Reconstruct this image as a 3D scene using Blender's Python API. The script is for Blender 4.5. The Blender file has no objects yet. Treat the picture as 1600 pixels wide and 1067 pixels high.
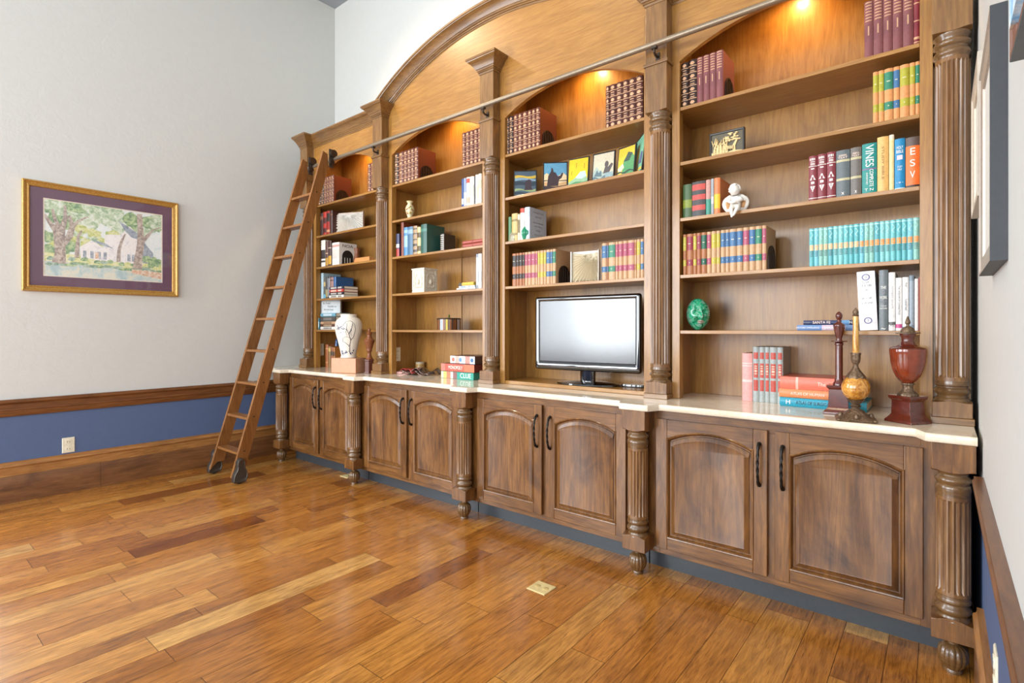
import bpy, bmesh, math, random
from math import sin, cos, pi, radians, sqrt, atan2, tan
from mathutils import Vector, Matrix, Euler

SC = bpy.context.scene
COL = SC.collection
R = random.Random(7)

# ------------------------------------------------------------------ camera, light, exposure
FPX, EYE, YAW, HORIZON = 827.0, 1.30, radians(39.1), 514.0      # focal length in pixels of the 1600x1067 frame
cam_data = bpy.data.cameras.new('camera')
cam = bpy.data.objects.new('camera', cam_data); COL.objects.link(cam)
cam_data.sensor_width = 36.0
cam_data.lens = FPX / 1600 * 36.0
cam_data.shift_y = -(533.5 - HORIZON) / 1600
cam_data.clip_start = 0.02
cam.location = (0, 0, EYE)
cam.rotation_euler = (pi / 2, 0, YAW)
SC.camera = cam

SC.view_settings.view_transform = 'Standard'
SC.view_settings.look = 'None'
SC.view_settings.gamma = 1.0
SC.view_settings.use_curve_mapping = False
SC.view_settings.exposure = -0.9

world = bpy.data.worlds.new('world'); SC.world = world
world.use_nodes = True
wb = world.node_tree.nodes['Background']
wb.inputs['Color'].default_value = (0.75, 0.86, 1.0, 1); wb.inputs['Strength'].default_value = 1.0

WALL_L, WALL_R, WALL_B, WALL_F, CEIL = -5.42, 0.115, 3.44, -4.70, 4.98

def area(name, loc, rot, sx, sy, watts, color=(1, 1, 1), spread=180):
    l = bpy.data.lights.new(name, 'AREA'); l.shape = 'RECTANGLE'; l.size = sx; l.size_y = sy
    l.energy = watts; l.color = color; l.spread = radians(spread)
    o = bpy.data.objects.new(name, l); COL.objects.link(o)
    o.location = loc; o.rotation_euler = rot
    return o

def spot(name, loc, target, watts, color, size=60, blend=0.4, radius=0.05):
    l = bpy.data.lights.new(name, 'SPOT'); l.energy = watts; l.color = color
    l.spot_size = radians(size); l.spot_blend = blend; l.shadow_soft_size = radius
    o = bpy.data.objects.new(name, l); COL.objects.link(o)
    o.location = loc
    o.rotation_euler = (Vector(target) - Vector(loc)).to_track_quat('-Z', 'Y').to_euler()
    return o

# daylight through the windows of the wall opposite the bookcase and of the left wall behind the camera
WINDOWS_F = [(-5.35, -3.65), (-3.10, -1.90), (-1.20, 0.0)]      # x ranges, wall behind the camera; last one added to brighten left wall
WIN_Z = (0.75, 3.75)
WINDOWS_L = [(-4.60, -2.90), (-1.15, 0.55)]                    # y ranges, left wall
DAY = (0.90, 0.955, 1.0)
for (a, b), w in zip(WINDOWS_F, (560, 250, 250)):
    area('daylight_and_fill_front', ((a + b) / 2, WALL_F - 0.02, sum(WIN_Z) / 2), (pi / 2, 0, 0), b - a, WIN_Z[1] - WIN_Z[0], w, DAY)
for a, b in WINDOWS_L:
    area('daylight_side', (WALL_L - 0.02, (a + b) / 2, sum(WIN_Z) / 2), (pi / 2, 0, -pi / 2), b - a, WIN_Z[1] - WIN_Z[0], 310, (0.86, 0.93, 1.0))
FILL_WINDOWS_R = [(-3.60, -2.10)]  # unseen opening and lamp added on the right to brighten the left wall
for a, b in FILL_WINDOWS_R:
    area('fill_light_right', (WALL_R + 0.02, (a + b) / 2, sum(WIN_Z) / 2), (pi / 2, 0, pi / 2), b - a, WIN_Z[1] - WIN_Z[0], 230, DAY)
WARM = (1.0, 0.78, 0.52)
CANS = [(-4.5, 1.5), (-2.5, 1.5), (-0.7, 1.5)]
for (cx, cy), w in zip(CANS, (330, 110, 110)):
    spot('can_light', (cx, cy, CEIL - 0.06), (cx + 1.1, 3.0, 2.7), w, WARM, 84, 0.8, 0.05)

# ------------------------------------------------------------------ helpers
def ray(u, v):
    a = (u - 800) / FPX
    c, s = cos(YAW), sin(YAW)
    return Vector((-s + a * c, c + a * s, (HORIZON - v) / FPX))

def at(u, v, X=None, Y=None, Z=None):
    """Room point seen at photo pixel (u, v) on the plane X=, Y= or Z=."""
    d = ray(u, v)
    t = X / d.x if X is not None else Y / d.y if Y is not None else (Z - EYE) / d.z
    return Vector((d.x * t, d.y * t, EYE + d.z * t))

def srgb(h):
    if isinstance(h, str):
        h = h.lstrip('#'); h = [int(h[i:i + 2], 16) / 255 for i in (0, 2, 4)]
    return tuple(c / 12.92 if c <= 0.04045 else ((c + 0.055) / 1.055) ** 2.4 for c in h)

class NT:
    """Small shader-graph writer."""
    def __init__(self, name):
        self.m = bpy.data.materials.new(name); self.m.use_nodes = True
        self.t = self.m.node_tree; self.b = self.t.nodes['Principled BSDF']
    def n(self, kind, **kw):
        nd = self.t.nodes.new('ShaderNode' + kind)
        for k, v in kw.items():
            if k in nd.inputs: self.set(nd.inputs[k], v)
            else: setattr(nd, k, v)
        return nd
    def set(self, sock, v):
        if hasattr(v, 'is_output'): self.t.links.new(v, sock)
        elif isinstance(v, tuple) and len(v) == 3 and sock.type == 'RGBA': sock.default_value = (*v, 1)
        else: sock.default_value = v
    def p(self, **kw):
        for k, v in kw.items(): self.set(self.b.inputs[k.replace('_', ' ')], v)
        return self
    def ramp(self, fac, stops):
        r = self.t.nodes.new('ShaderNodeValToRGB'); e = r.color_ramp.elements
        while len(e) < len(stops): e.new(0.5)
        for el, (pos, c) in zip(e, stops):
            el.position = pos; el.color = (*c, 1) if len(c) == 3 else c
        self.t.links.new(fac, r.inputs['Fac']); return r.outputs['Color']
    def mix(self, fac, a, b, mode='MIX'):
        m = self.t.nodes.new('ShaderNodeMix'); m.data_type = 'RGBA'; m.blend_type = mode
        self.set(m.inputs[0], fac); self.set(m.inputs[6], a); self.set(m.inputs[7], b)
        return m.outputs[2]
    def pos(self, scale=(1, 1, 1), rot=(0, 0, 0), obj=False):
        if obj: src = self.n('TexCoord').outputs['Object']
        else: src = self.n('NewGeometry').outputs['Position']
        mp = self.n('Mapping'); self.t.links.new(src, mp.inputs['Vector'])
        mp.inputs['Scale'].default_value = scale; mp.inputs['Rotation'].default_value = rot
        return mp.outputs['Vector']
    def noise(self, vec, scale, detail=4, rough=0.55, dist=0.0):
        n = self.n('TexNoise', Scale=scale, Detail=detail, Roughness=rough, Distortion=dist)
        self.t.links.new(vec, n.inputs['Vector']); return n.outputs['Fac']
    def bump(self, h, strength=0.2, dist=0.01):
        b = self.n('Bump', Strength=strength, Distance=dist); self.t.links.new(h, b.inputs['Height'])
        self.t.links.new(b.outputs['Normal'], self.b.inputs['Normal']); return self

_mats = {}
def mat(name, color, rough=0.5, metal=0.0, coat=0.0, spec=0.5, var=0.08, scale=60):
    """Plain colour with a little procedural variation."""
    if name in _mats: return _mats[name]
    g = NT(name); c = srgb(color) if isinstance(color, str) else color
    f = g.noise(g.pos(), scale, 3)
    lo = tuple(x * (1 - var) for x in c); hi = tuple(min(1, x * (1 + var)) for x in c)
    g.p(Base_Color=g.ramp(f, [(0.3, lo), (0.7, hi)]), Roughness=rough, Metallic=metal, Coat_Weight=coat)
    g.set(g.b.inputs['Specular IOR Level'], spec)
    _mats[name] = g.m; return g.m
def hexmat(h, rough=0.55): return mat('cloth_' + h, h, rough)

def wood(name, axis, dark, mid, light, rough=0.36, coat=0.35, blotch=0.40, knots=True):
    if name in _mats: return _mats[name]
    g = NT(name)
    sc = {'X': (0.09, 1, 1), 'Y': (1, 0.09, 1), 'Z': (1, 1, 0.09)}[axis]
    sb = {'X': (0.45, 1, 1), 'Y': (1, 0.45, 1), 'Z': (1, 1, 0.45)}[axis]
    fine = g.noise(g.pos(sc), 95, 5, 0.65, 0.3)
    ringv = g.noise(g.pos(sc), 9, 3, 0.5, 1.2)
    wv = g.n('Math', operation='MULTIPLY'); g.t.links.new(ringv, wv.inputs[0]); wv.inputs[1].default_value = 13
    fr = g.n('Math', operation='PINGPONG'); g.t.links.new(wv.outputs[0], fr.inputs[0]); fr.inputs[1].default_value = 1
    bl = g.noise(g.pos(sb), 4.2, 5, 0.62, 1.4)
    c1 = g.ramp(fine, [(0.30, srgb(dark)), (0.52, srgb(mid)), (0.75, srgb(light))])
    c2 = g.ramp(fr.outputs[0], [(0.0, srgb(mid)), (1.0, srgb(light))])
    c = g.mix(0.50, c1, c2)
    bm = g.ramp(bl, [(0.34, (0.42, 0.38, 0.35)), (0.47, (0.80, 0.77, 0.74)), (0.60, (1, 1, 1))])
    c = g.mix(blotch, c, bm, 'MULTIPLY')
    if knots:
        vo = g.n('TexVoronoi', feature='F1', Scale=2.1); g.t.links.new(g.pos({'X': (0.5, 1, 1), 'Y': (1, 0.5, 1), 'Z': (1, 1, 0.5)}[axis]), vo.inputs['Vector'])
        km = g.ramp(vo.outputs['Distance'], [(0.03, (0.30, 0.24, 0.20)), (0.13, (1, 1, 1))])
        c = g.mix(0.8, c, km, 'MULTIPLY')
    g.p(Base_Color=c, Roughness=rough, Coat_Weight=coat, Coat_Roughness=0.14)
    g.bump(fine, 0.06, 0.002)
    _mats[name] = g.m; return g.m

ALD = ('#7c5224', '#9a6b30', '#b18340')         # stained knotty alder
W_X = wood('alder_horizontal', 'X', *ALD, blotch=0.24)
W_Y = wood('alder_depth', 'Y', *ALD)
W_Z = wood('alder_vertical', 'Z', *ALD)
PIL_X = wood('pilaster_alder_horizontal', 'X', '#4e3217', '#77522b', '#96703d', rough=0.32, coat=0.45)
PIL_Z = wood('pilaster_alder_vertical', 'Z', '#4e3217', '#77522b', '#96703d', rough=0.32, coat=0.45)
BASE = ('#3a220c', '#6b441f', '#966734')         # base cabinets: same stain, with the dimmer light low down put into the colour
B_X = wood('base_alder_horizontal', 'X', *BASE, blotch=0.85)
B_Z = wood('base_alder_vertical', 'Z', *BASE, blotch=0.95)
T_Z = wood('turned_alder', 'Z', '#4a3219', '#765130', '#9a7244', rough=0.3, coat=0.4, knots=False)
T_D = wood('turned_ring_alder', 'X', '#43301e', '#654829', '#7e5d38', rough=0.25, coat=0.5, knots=False)
TR_Y = wood('trim_alder', 'Y', '#3f2310', '#6f4320', '#8c5a30')
BB_Y = wood('baseboard_alder', 'Y', '#6b4420', '#a06c38', '#bf8a50')
LAD = wood('ladder_alder', 'Z', '#5c3718', '#87572a', '#a2703d', rough=0.42, coat=0.15)

SXY = [1.0]                    # horizontal slimness of the small turned ornaments
class MB:
    """Collects faces with material slots and links them as ONE mesh object."""
    def __init__(self): self.v = []; self.f = []; self.mi = []
    def vert(self, *p): self.v.append(Vector(p)); return len(self.v) - 1
    def face(self, ids, m=0): self.f.append(tuple(ids)); self.mi.append(m)
    def quad(self, a, b, c, d, m=0):
        i = len(self.v); self.v += [Vector(a), Vector(b), Vector(c), Vector(d)]; self.face((i, i + 1, i + 2, i + 3), m)
    def box(self, x0, x1, y0, y1, z0, z1, m=0):
        if x0 > x1: x0, x1 = x1, x0
        if y0 > y1: y0, y1 = y1, y0
        i = len(self.v)
        for z in (z0, z1):
            for x, y in ((x0, y0), (x1, y0), (x1, y1), (x0, y1)): self.v.append(Vector((x, y, z)))
        for q in ((3, 2, 1, 0), (4, 5, 6, 7), (0, 1, 5, 4), (1, 2, 6, 5), (2, 3, 7, 6), (3, 0, 4, 7)): self.face([i + k for k in q], m)
        return self
    def rings(self, loops, close=True, m=0, cap0=False, cap1=False, ms=None):
        """Skin consecutive loops of equal length."""
        n = len(loops[0]); base = len(self.v)
        for L in loops: self.v += [Vector(p) for p in L]
        for k in range(len(loops) - 1):
            mm = m if ms is None else ms[k]
            for j in range(n if close else n - 1):
                a = base + k * n + j; b = base + k * n + (j + 1) % n
                self.face((a, b, b + n, a + n), mm)
        if cap0: self.face([base + j for j in reversed(range(n))], m if ms is None else ms[0])
        if cap1: self.face([base + (len(loops) - 1) * n + j for j in range(n)], m if ms is None else ms[-1])
        return self
    def lathe(self, prof, cx=0, cy=0, segs=40, m=0, cap=True, ms=None, rad=None, a0=0.0):
        loops = []
        for r, z in prof:
            L = []
            for j in range(segs):
                a = a0 + 2 * pi * j / segs
                rr = rad(a, r, z) if rad else r
                L.append((cx + rr * cos(a), cy + rr * sin(a), z))
            loops.append(L)
        return self.rings(loops, True, m, cap, cap, ms)
    def tube(self, pts, rad, segs=10, m=0, caps=True, twist=None):
        pts = [Vector(p) for p in pts]; loops = []
        up = None
        for i, p in enumerate(pts):
            t = (pts[min(i + 1, len(pts) - 1)] - pts[max(i - 1, 0)]).normalized()
            if up is None:
                up = Vector((0, 0, 1)) if abs(t.z) < 0.9 else Vector((1, 0, 0))
            s = t.cross(up).normalized(); up = s.cross(t).normalized()
            r = rad(i / (len(pts) - 1)) if callable(rad) else rad
            L = []
            for j in range(segs):
                a = 2 * pi * j / segs
                rr = r * (twist(i / (len(pts) - 1), a) if twist else 1)
                L.append(p + s * (rr * cos(a)) + up * (rr * sin(a)))
            loops.append(L)
        return self.rings(loops, True, m, caps, caps)
    def ball(self, c, rx, ry=None, rz=None, m=0, seg=20, ring=12, fn=None):
        ry = ry or rx; rz = rz or rx; loops = []
        for i in range(ring + 1):
            ph = pi * (i / ring) * 0.998 + pi * 0.001
            L = []
            for j in range(seg):
                th = 2 * pi * j / seg
                d = Vector((sin(ph) * cos(th), sin(ph) * sin(th), -cos(ph)))
                k = fn(d) if fn else 1
                L.append((c[0] + rx * d.x * k, c[1] + ry * d.y * k, c[2] + rz * d.z * k))
            loops.append(L)
        return self.rings(loops, True, m, True, True)
    def prism(self, poly, y0, y1, m=0, ms=None):
        """poly in (x, z), extruded in y from y0 (front) to y1."""
        n = len(poly); i = len(self.v)
        self.v += [Vector((x, y0, z)) for x, z in poly] + [Vector((x, y1, z)) for x, z in poly]
        self.face([i + k for k in range(n)], m); self.face([i + n + k for k in reversed(range(n))], m)
        for k in range(n):
            a, b = i + k, i + (k + 1) % n
            self.face((b, a, a + n, b + n), m if ms is None else ms)
        return self
    def slab(self, poly, z0, z1, m=0):
        """poly in (x, y), extruded in z."""
        n = len(poly); i = len(self.v)
        self.v += [Vector((x, y, z0)) for x, y in poly] + [Vector((x, y, z1)) for x, y in poly]
        self.face([i + k for k in reversed(range(n))], m); self.face([i + n + k for k in range(n)], m)
        for k in range(n):
            a, b = i + k, i + (k + 1) % n
            self.face((a, b, b + n, a + n), m)
        return self
    def xf(self, M, start=0):
        for k in range(start, len(self.v)): self.v[k] = M @ self.v[k]
        return self
    def build(self, name, mats, parent=None, loc=None, smooth=40, bevel=0, rot=None, local=False, recalc=True):
        """Vertices are room coordinates unless local; the object's origin is put at loc."""
        me = bpy.data.meshes.new(name)
        off = Vector((0, 0, 0))
        if parent is not None and not local: off = world_loc(parent)
        org = Vector(loc) if loc is not None else Vector((0, 0, 0))
        sub = Vector((0, 0, 0)) if local else (off + (org if parent is None else Vector((0, 0, 0))))
        kx = SXY[0]
        me.from_pydata([Vector(((v - sub).x * kx, (v - sub).y * kx, (v - sub).z)) for v in self.v], [], self.f)
        for mt in (mats if isinstance(mats, (list, tuple)) else [mats]): me.materials.append(mt)
        for p, m in zip(me.polygons, self.mi): p.material_index = m
        if recalc:
            bm = bmesh.new(); bm.from_mesh(me)
            bmesh.ops.recalc_face_normals(bm, faces=bm.faces); bm.to_mesh(me); bm.free()
        if smooth:
            me.polygons.foreach_set('use_smooth', [True] * len(me.polygons))
            me.set_sharp_from_angle(angle=radians(smooth))
        me.update()
        o = bpy.data.objects.new(name, me); COL.objects.link(o)
        if parent is not None: o.parent = parent
        if loc is not None and (parent is None or local): o.location = loc
        if rot is not None: o.rotation_euler = rot
        if bevel:
            b = o.modifiers.new('bevel', 'BEVEL'); b.width = bevel; b.segments = 2; b.limit_method = 'ANGLE'; b.angle_limit = radians(35)
        return o

_wl = {}
def world_loc(o):
    v = Vector((0, 0, 0))
    while o is not None: v += o.location; o = o.parent
    return v

def tag(o, label, cat, group=None, kind=None):
    o['label'] = label; o['category'] = cat
    if group: o['group'] = group
    if kind: o['kind'] = kind
    return o
def thing(name, loc, label, cat, group=None, rz=0, kind=None):
    o = bpy.data.objects.new(name, None); COL.objects.link(o)
    o.empty_display_size = 0.05
    o.location = loc; o.rotation_euler = (0, 0, rz)
    return tag(o, label, cat, group, kind)
def struct(o): o['kind'] = 'structure'; return o

def text(s, size, material, parent, loc, rot, name='title_lettering', align='CENTER', width=None, depth=0.0003, height=None):
    c = bpy.data.curves.new(name, 'FONT'); c.body = s; c.size = size; c.align_x = align; c.align_y = 'CENTER'
    c.extrude = depth; c.fill_mode = 'BOTH'
    tmp = bpy.data.objects.new(name, c)
    COL.objects.link(tmp)
    dg = bpy.context.evaluated_depsgraph_get(); dg.update()
    me = bpy.data.meshes.new_from_object(tmp.evaluated_get(dg))
    COL.objects.unlink(tmp); bpy.data.objects.remove(tmp)
    xs = [v.co.x for v in me.vertices]; ys = [v.co.y for v in me.vertices]
    if xs and (width or height):
        kx = width / max(1e-6, max(xs) - min(xs)) if width else 1
        ky = height / max(1e-6, max(ys) - min(ys)) if height else (kx if not width else 1)
        for v in me.vertices: v.co.x *= kx; v.co.y *= ky
    me.materials.clear(); me.materials.append(material)
    o = bpy.data.objects.new(name, me); COL.objects.link(o); o.parent = parent
    o.location = loc; o.rotation_euler = rot
    return o
FRONT = (pi / 2, 0, 0)                      # reads from the room side (facing -Y)
SPINE = (pi / 2, pi / 2, 0)                 # runs down a spine
def copy_tree(o, parent=None):
    c = o.copy(); COL.objects.link(c)
    if parent is not None: c.parent = parent
    for ch in o.children: copy_tree(ch, c)
    return c
ORD = ['', 'first', 'second', 'third', 'fourth', 'fifth', 'sixth', 'seventh', 'eighth', 'ninth', 'tenth', 'eleventh', 'twelfth', 'thirteenth',
       'fourteenth', 'fifteenth', 'sixteenth', 'seventeenth', 'eighteenth', 'nineteenth', 'twentieth', 'twenty-first', 'twenty-second', 'twenty-third']

# ------------------------------------------------------------------ the room
def plaster(name, color, bump=0.25):
    g = NT(name)
    v = g.pos()
    a = g.noise(v, 14, 5, 0.6, 0.8); b = g.noise(v, 90, 3, 0.5)
    h = g.n('Math', operation='MULTIPLY_ADD'); g.t.links.new(b, h.inputs[0]); h.inputs[1].default_value = 0.25; g.t.links.new(a, h.inputs[2])
    c = srgb(color)
    g.p(Base_Color=g.ramp(a, [(0.3, tuple(x * 0.97 for x in c)), (0.7, c)]), Roughness=0.62)
    g.bump(h.outputs[0], bump, 0.006)
    return g.m
P_WHITE = plaster('painted_plaster_white', '#d2d3cf')
P_BLUE = plaster('painted_plaster_blue', '#54678c', 0.3)
P_CEIL = plaster('painted_plaster_grey', '#9aa0a6', 0.1)

RAIL_LO, RAIL_HI, BASE_HI = 0.645, 0.772, 0.304
zm = 0.71
def wall_y(name, x, y0, y1, t, holes=()):
    """Wall in the plane X = x with its thickness away from the room; blue below the chair rail, white above; rectangular window holes."""
    mb = MB(); xo = x + t
    def seg(a, b, z0, z1, m): mb.box(min(x, xo), max(x, xo), a, b, z0, z1, m)
    cuts = sorted(holes)
    seg(y0, y1, 0, zm, 1)
    seg(y0, y1, WIN_Z[1] if cuts else zm, CEIL, 0) if cuts else seg(y0, y1, zm, CEIL, 0)
    if cuts:
        seg(y0, y1, zm, WIN_Z[0], 0)
        p = y0
        for a, b in cuts: seg(p, a, WIN_Z[0], WIN_Z[1], 0); p = b
        seg(p, y1, WIN_Z[0], WIN_Z[1], 0)
    return struct(mb.build(name, [P_WHITE, P_BLUE], smooth=0, recalc=True))
wall_y('wall_left', WALL_L, WALL_F, WALL_B, -0.15, WINDOWS_L)
wall_y('wall_right', WALL_R, WALL_F, WALL_B, 0.15, FILL_WINDOWS_R)
def wall_x(name, y, t, holes=()):
    mb = MB(); yo = y + t; x0, x1 = WALL_L - 0.15, WALL_R + 0.15
    def seg(a, b, z0, z1, m): mb.box(a, b, min(y, yo), max(y, yo), z0, z1, m)
    seg(x0, x1, 0, zm, 1)
    if holes:
        seg(x0, x1, zm, WIN_Z[0], 0); seg(x0, x1, WIN_Z[1], CEIL, 0)
        p = x0
        for a, b in holes: seg(p, a, WIN_Z[0], WIN_Z[1], 0); p = b
        seg(p, x1, WIN_Z[0], WIN_Z[1], 0)
    else: seg(x0, x1, zm, CEIL, 0)
    return struct(mb.build(name, [P_WHITE, P_BLUE], smooth=0))
wall_x('wall_back', WALL_B, 0.15)
wall_x('wall_front', WALL_F, -0.15, WINDOWS_F)
mb = MB(); mb.box(WALL_L - 0.15, WALL_R + 0.15, WALL_F - 0.15, WALL_B + 0.15, CEIL, CEIL + 0.12)
struct(mb.build('ceiling', P_CEIL, smooth=0))
M_WINF = mat('window_paint', '#e8e6e0', 0.4)
k = 0
for (a, b) in WINDOWS_F:  # frames; the last surrounds the added fill opening
    k += 1; mb = MB(); y = WALL_F - 0.07
    for x in (a, (a + b) / 2 - 0.02, b - 0.04): mb.box(x, x + 0.04, y, y + 0.07, *WIN_Z)
    for z in (WIN_Z[0], 2.2, WIN_Z[1] - 0.05): mb.box(a, b, y, y + 0.07, z, z + 0.05)
    struct(mb.build('window_%d' % k, M_WINF, smooth=0))
for (a, b), x in [(w_, WALL_L - 0.07) for w_ in WINDOWS_L] + [(w_, WALL_R) for w_ in FILL_WINDOWS_R]:  # the right-wall frame surrounds the added fill opening
    k += 1; mb = MB()
    for y in (a, (a + b) / 2 - 0.02, b - 0.04): mb.box(x, x + 0.07, y, y + 0.04, *WIN_Z)
    for z in (WIN_Z[0], 2.2, WIN_Z[1] - 0.05): mb.box(x, x + 0.07, a, b, z, z + 0.05)
    struct(mb.build('window_%d' % k, M_WINF, smooth=0))
M_LAMP = NT('lit_lamp'); M_LAMP.p(Base_Color=(1, 0.9, 0.7), Emission_Color=(1, 0.85, 0.6)); M_LAMP.b.inputs['Emission Strength'].default_value = 6; M_LAMP = M_LAMP.m

# hand-scraped plank floor: every plank is its own strip with its own random value
def floor():
    g = NT('hickory_planks')
    at_ = g.n('Attribute', attribute_name='plank'); at_.attribute_type = 'GEOMETRY'
    rnd = at_.outputs['Fac']
    sh = g.n('Vector' + 'Math', operation='MULTIPLY_ADD')
    geo = g.n('NewGeometry').outputs['Position']
    comb = g.n('CombineXYZ'); g.t.links.new(rnd, comb.inputs[0]); g.t.links.new(rnd, comb.inputs[1])
    g.t.links.new(comb.outputs[0], sh.inputs[0]); sh.inputs[1].default_value = (37, 91, 0); g.t.links.new(geo, sh.inputs[2])
    def mp(s):
        m = g.n('Mapping'); g.t.links.new(sh.outputs[0], m.inputs['Vector']); m.inputs['Scale'].default_value = s; return m.outputs['Vector']
    fine = g.noise(mp((1, 0.07, 1)), 85, 5, 0.6, 0.4)
    rg = g.noise(mp((1, 0.13, 1)), 10, 4, 0.55, 1.5)
    mm = g.n('Math', operation='MULTIPLY'); g.t.links.new(rg, mm.inputs[0]); mm.inputs[1].default_value = 12
    pp = g.n('Math', operation='PINGPONG'); g.t.links.new(mm.outputs[0], pp.inputs[0]); pp.inputs[1].default_value = 1
    tone = g.ramp(rnd, [(0.0, srgb('#8c501e')), (0.25, srgb('#af6e2a')), (0.55, srgb('#c48136')), (0.8, srgb('#d09346')), (1.0, srgb('#dcaa62'))])
    c = g.mix(0.70, tone, g.ramp(fine, [(0.30, (0.40, 0.34, 0.30)), (0.60, (1, 1, 1))]), 'MULTIPLY')
    pore = g.noise(mp((1, 0.045, 1)), 260, 3, 0.6)
    c = g.mix(0.75, c, g.ramp(pore, [(0.34, (0.42, 0.34, 0.28)), (0.46, (1, 1, 1))]), 'MULTIPLY')
    c = g.mix(0.50, c, g.ramp(pp.outputs[0], [(0.0, (0.52, 0.47, 0.42)), (0.6, (1, 1, 1))]), 'MULTIPLY')
    bl = g.noise(mp((1, 0.35, 1)), 5, 3, 0.6, 0.6)
    c = g.mix(0.55, c, g.ramp(bl, [(0.28, (0.35, 0.28, 0.24)), (0.44, (0.85, 0.82, 0.8)), (0.58, (1, 1, 1))]), 'MULTIPLY')
    rr = g.ramp(bl, [(0.3, (0.20,) * 3), (0.7, (0.30,) * 3)])
    g.p(Base_Color=c, Roughness=rr, Coat_Weight=0.5, Coat_Roughness=0.12)
    scr = g.noise(mp((1, 0.25, 1)), 22, 3, 0.5, 0.5)
    g.bump(scr, 0.14, 0.006)
    seam = mat('plank_seam', '#3a2110', 0.7)
    rr_ = random.Random(21)
    vs, fs, mi, val = [], [], [], []
    def q(x0, x1, y0, y1, z, m, r):
        i = len(vs); vs.extend([(x0, y0, z), (x1, y0, z), (x1, y1, z), (x0, y1, z)]); fs.append((i, i + 1, i + 2, i + 3)); mi.append(m); val.append(r)
    x0, x1, y0, y1 = WALL_L - 0.1, WALL_R + 0.1, WALL_F - 0.1, WALL_B + 0.1
    q(x0, x1, y0, y1, -0.0022, 1, 0)
    x = x0
    seq = [0.127, 0.155, 0.10, 0.155, 0.127, 0.18]
    n = 0
    while x < x1:
        w = seq[n % 6]; n += 1
        y = y0 - rr_.random() * 0.8
        while y < y1:
            L = rr_.choice([0.35, 0.5, 0.65, 0.8, 1.0, 1.2]) * rr_.uniform(0.9, 1.1)
            q(x + 0.0009, x + w - 0.0009, max(y, y0) + 0.001, min(y + L, y1) - 0.001, 0.0, 0, min(1, max(0, rr_.gauss(0.52, 0.18))))
            y += L
        x += w
    me = bpy.data.meshes.new('floor'); me.from_pydata(vs, [], fs)
    me.materials.append(g.m); me.materials.append(seam)
    for p, m in zip(me.polygons, mi): p.material_index = m
    a = me.attributes.new('plank', 'FLOAT', 'FACE'); a.data.foreach_set('value', val)
    o = bpy.data.objects.new('floor', me); COL.objects.link(o); struct(o)
    mb = MB(); mb.box(x0, x1, y0, y1, -0.12, -0.004)
floor()

# chair rail and baseboard: profiles (out from wall, z) run along Y
RAIL_P = [(0, RAIL_LO), (0.012, RAIL_LO), (0.016, RAIL_LO + 0.008), (0.016, 0.685), (0.021, 0.689), (0.022, 0.695), (0.019, 0.70), (0.019, 0.735),
          (0.026, 0.742), (0.032, 0.75), (0.032, 0.758), (0.027, 0.763), (0.027, RAIL_HI), (0, RAIL_HI)]
PLANK_P = [(0, 0.0), (0.026, 0.0), (0.026, 0.192), (0.023, 0.1985), (0, 0.1985)]
CAP_P = [(0, 0.199), (0.019, 0.199), (0.019, 0.262), (0.027, 0.266), (0.031, 0.273), (0.029, 0.281), (0.022, 0.285), (0.019, 0.29), (0.019, BASE_HI), (0, BASE_HI)]
PLK_Y = wood('baseboard_plank_alder', 'Y', '#4a2c15', '#744a28', '#8f6038', blotch=0.8)
def run_y(name, prof, x, sgn, y0, y1, m, joints=()):
    mb = MB()
    ys = [y0] + [j for j in joints] + [y1]
    for a, b in zip(ys[:-1], ys[1:]):
        b2 = b - 0.0015 if b != y1 else b
        mb.rings([[(x + sgn * o, a, z) for o, z in prof], [(x + sgn * o, b2, z) for o, z in prof]], True, 0, True, True)
    return struct(mb.build(name, m, smooth=30))
run_y('trim_1', RAIL_P, WALL_L, 1, WALL_F, 3.43, TR_Y)
run_y('trim_2', RAIL_P, WALL_R, -1, WALL_F, 2.52, TR_Y)
run_y('baseboard_left', PLANK_P, WALL_L, 1, WALL_F, 3.43, PLK_Y, (1.25,))
run_y('baseboard_right', PLANK_P, WALL_R, -1, WALL_F, 2.52, PLK_Y)
run_y('trim_3', CAP_P, WALL_L, 1, WALL_F, 3.43, BB_Y)
run_y('trim_4', CAP_P, WALL_R, -1, WALL_F, 2.52, BB_Y)

# ------------------------------------------------------------------ bookcase geometry
PIER = [-5.058, -3.838, -2.553, -1.262, 0.032]
YF = 2.925                       # face of the upper bookcases
YB = 3.255                       # their back panel
YBASE = 2.677                    # face of the base cabinets
CT = 0.905                       # counter top
SHELF = [1.292, 1.606, 1.928, 2.245, 2.556]
SPRING, APEX = 2.815, 2.957
BAY = ['ladder bay', 'board game bay', 'television bay', 'candle lamp bay']

M_TOE = mat('slate_toe_kick', '#3c4247', 0.32)
M_IRON = mat('wrought_iron', '#2b2724', 0.38, 0.75)
M_DARK = mat('dark_gap', '#1d1a18', 0.8)

def arc_pts(xa, xb, zs, za, n=24):
    """Segmental arch from (xa, zs) over (mid, za) to (xb, zs)."""
    h = (xb - xa) / 2; rise = za - zs; r = (h * h + rise * rise) / (2 * rise); cx = (xa + xb) / 2; cz = za - r
    a = math.asin(h / r)
    return [(cx + r * sin(-a + 2 * a * i / n), cz + r * cos(-a + 2 * a * i / n)) for i in range(n + 1)]

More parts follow.
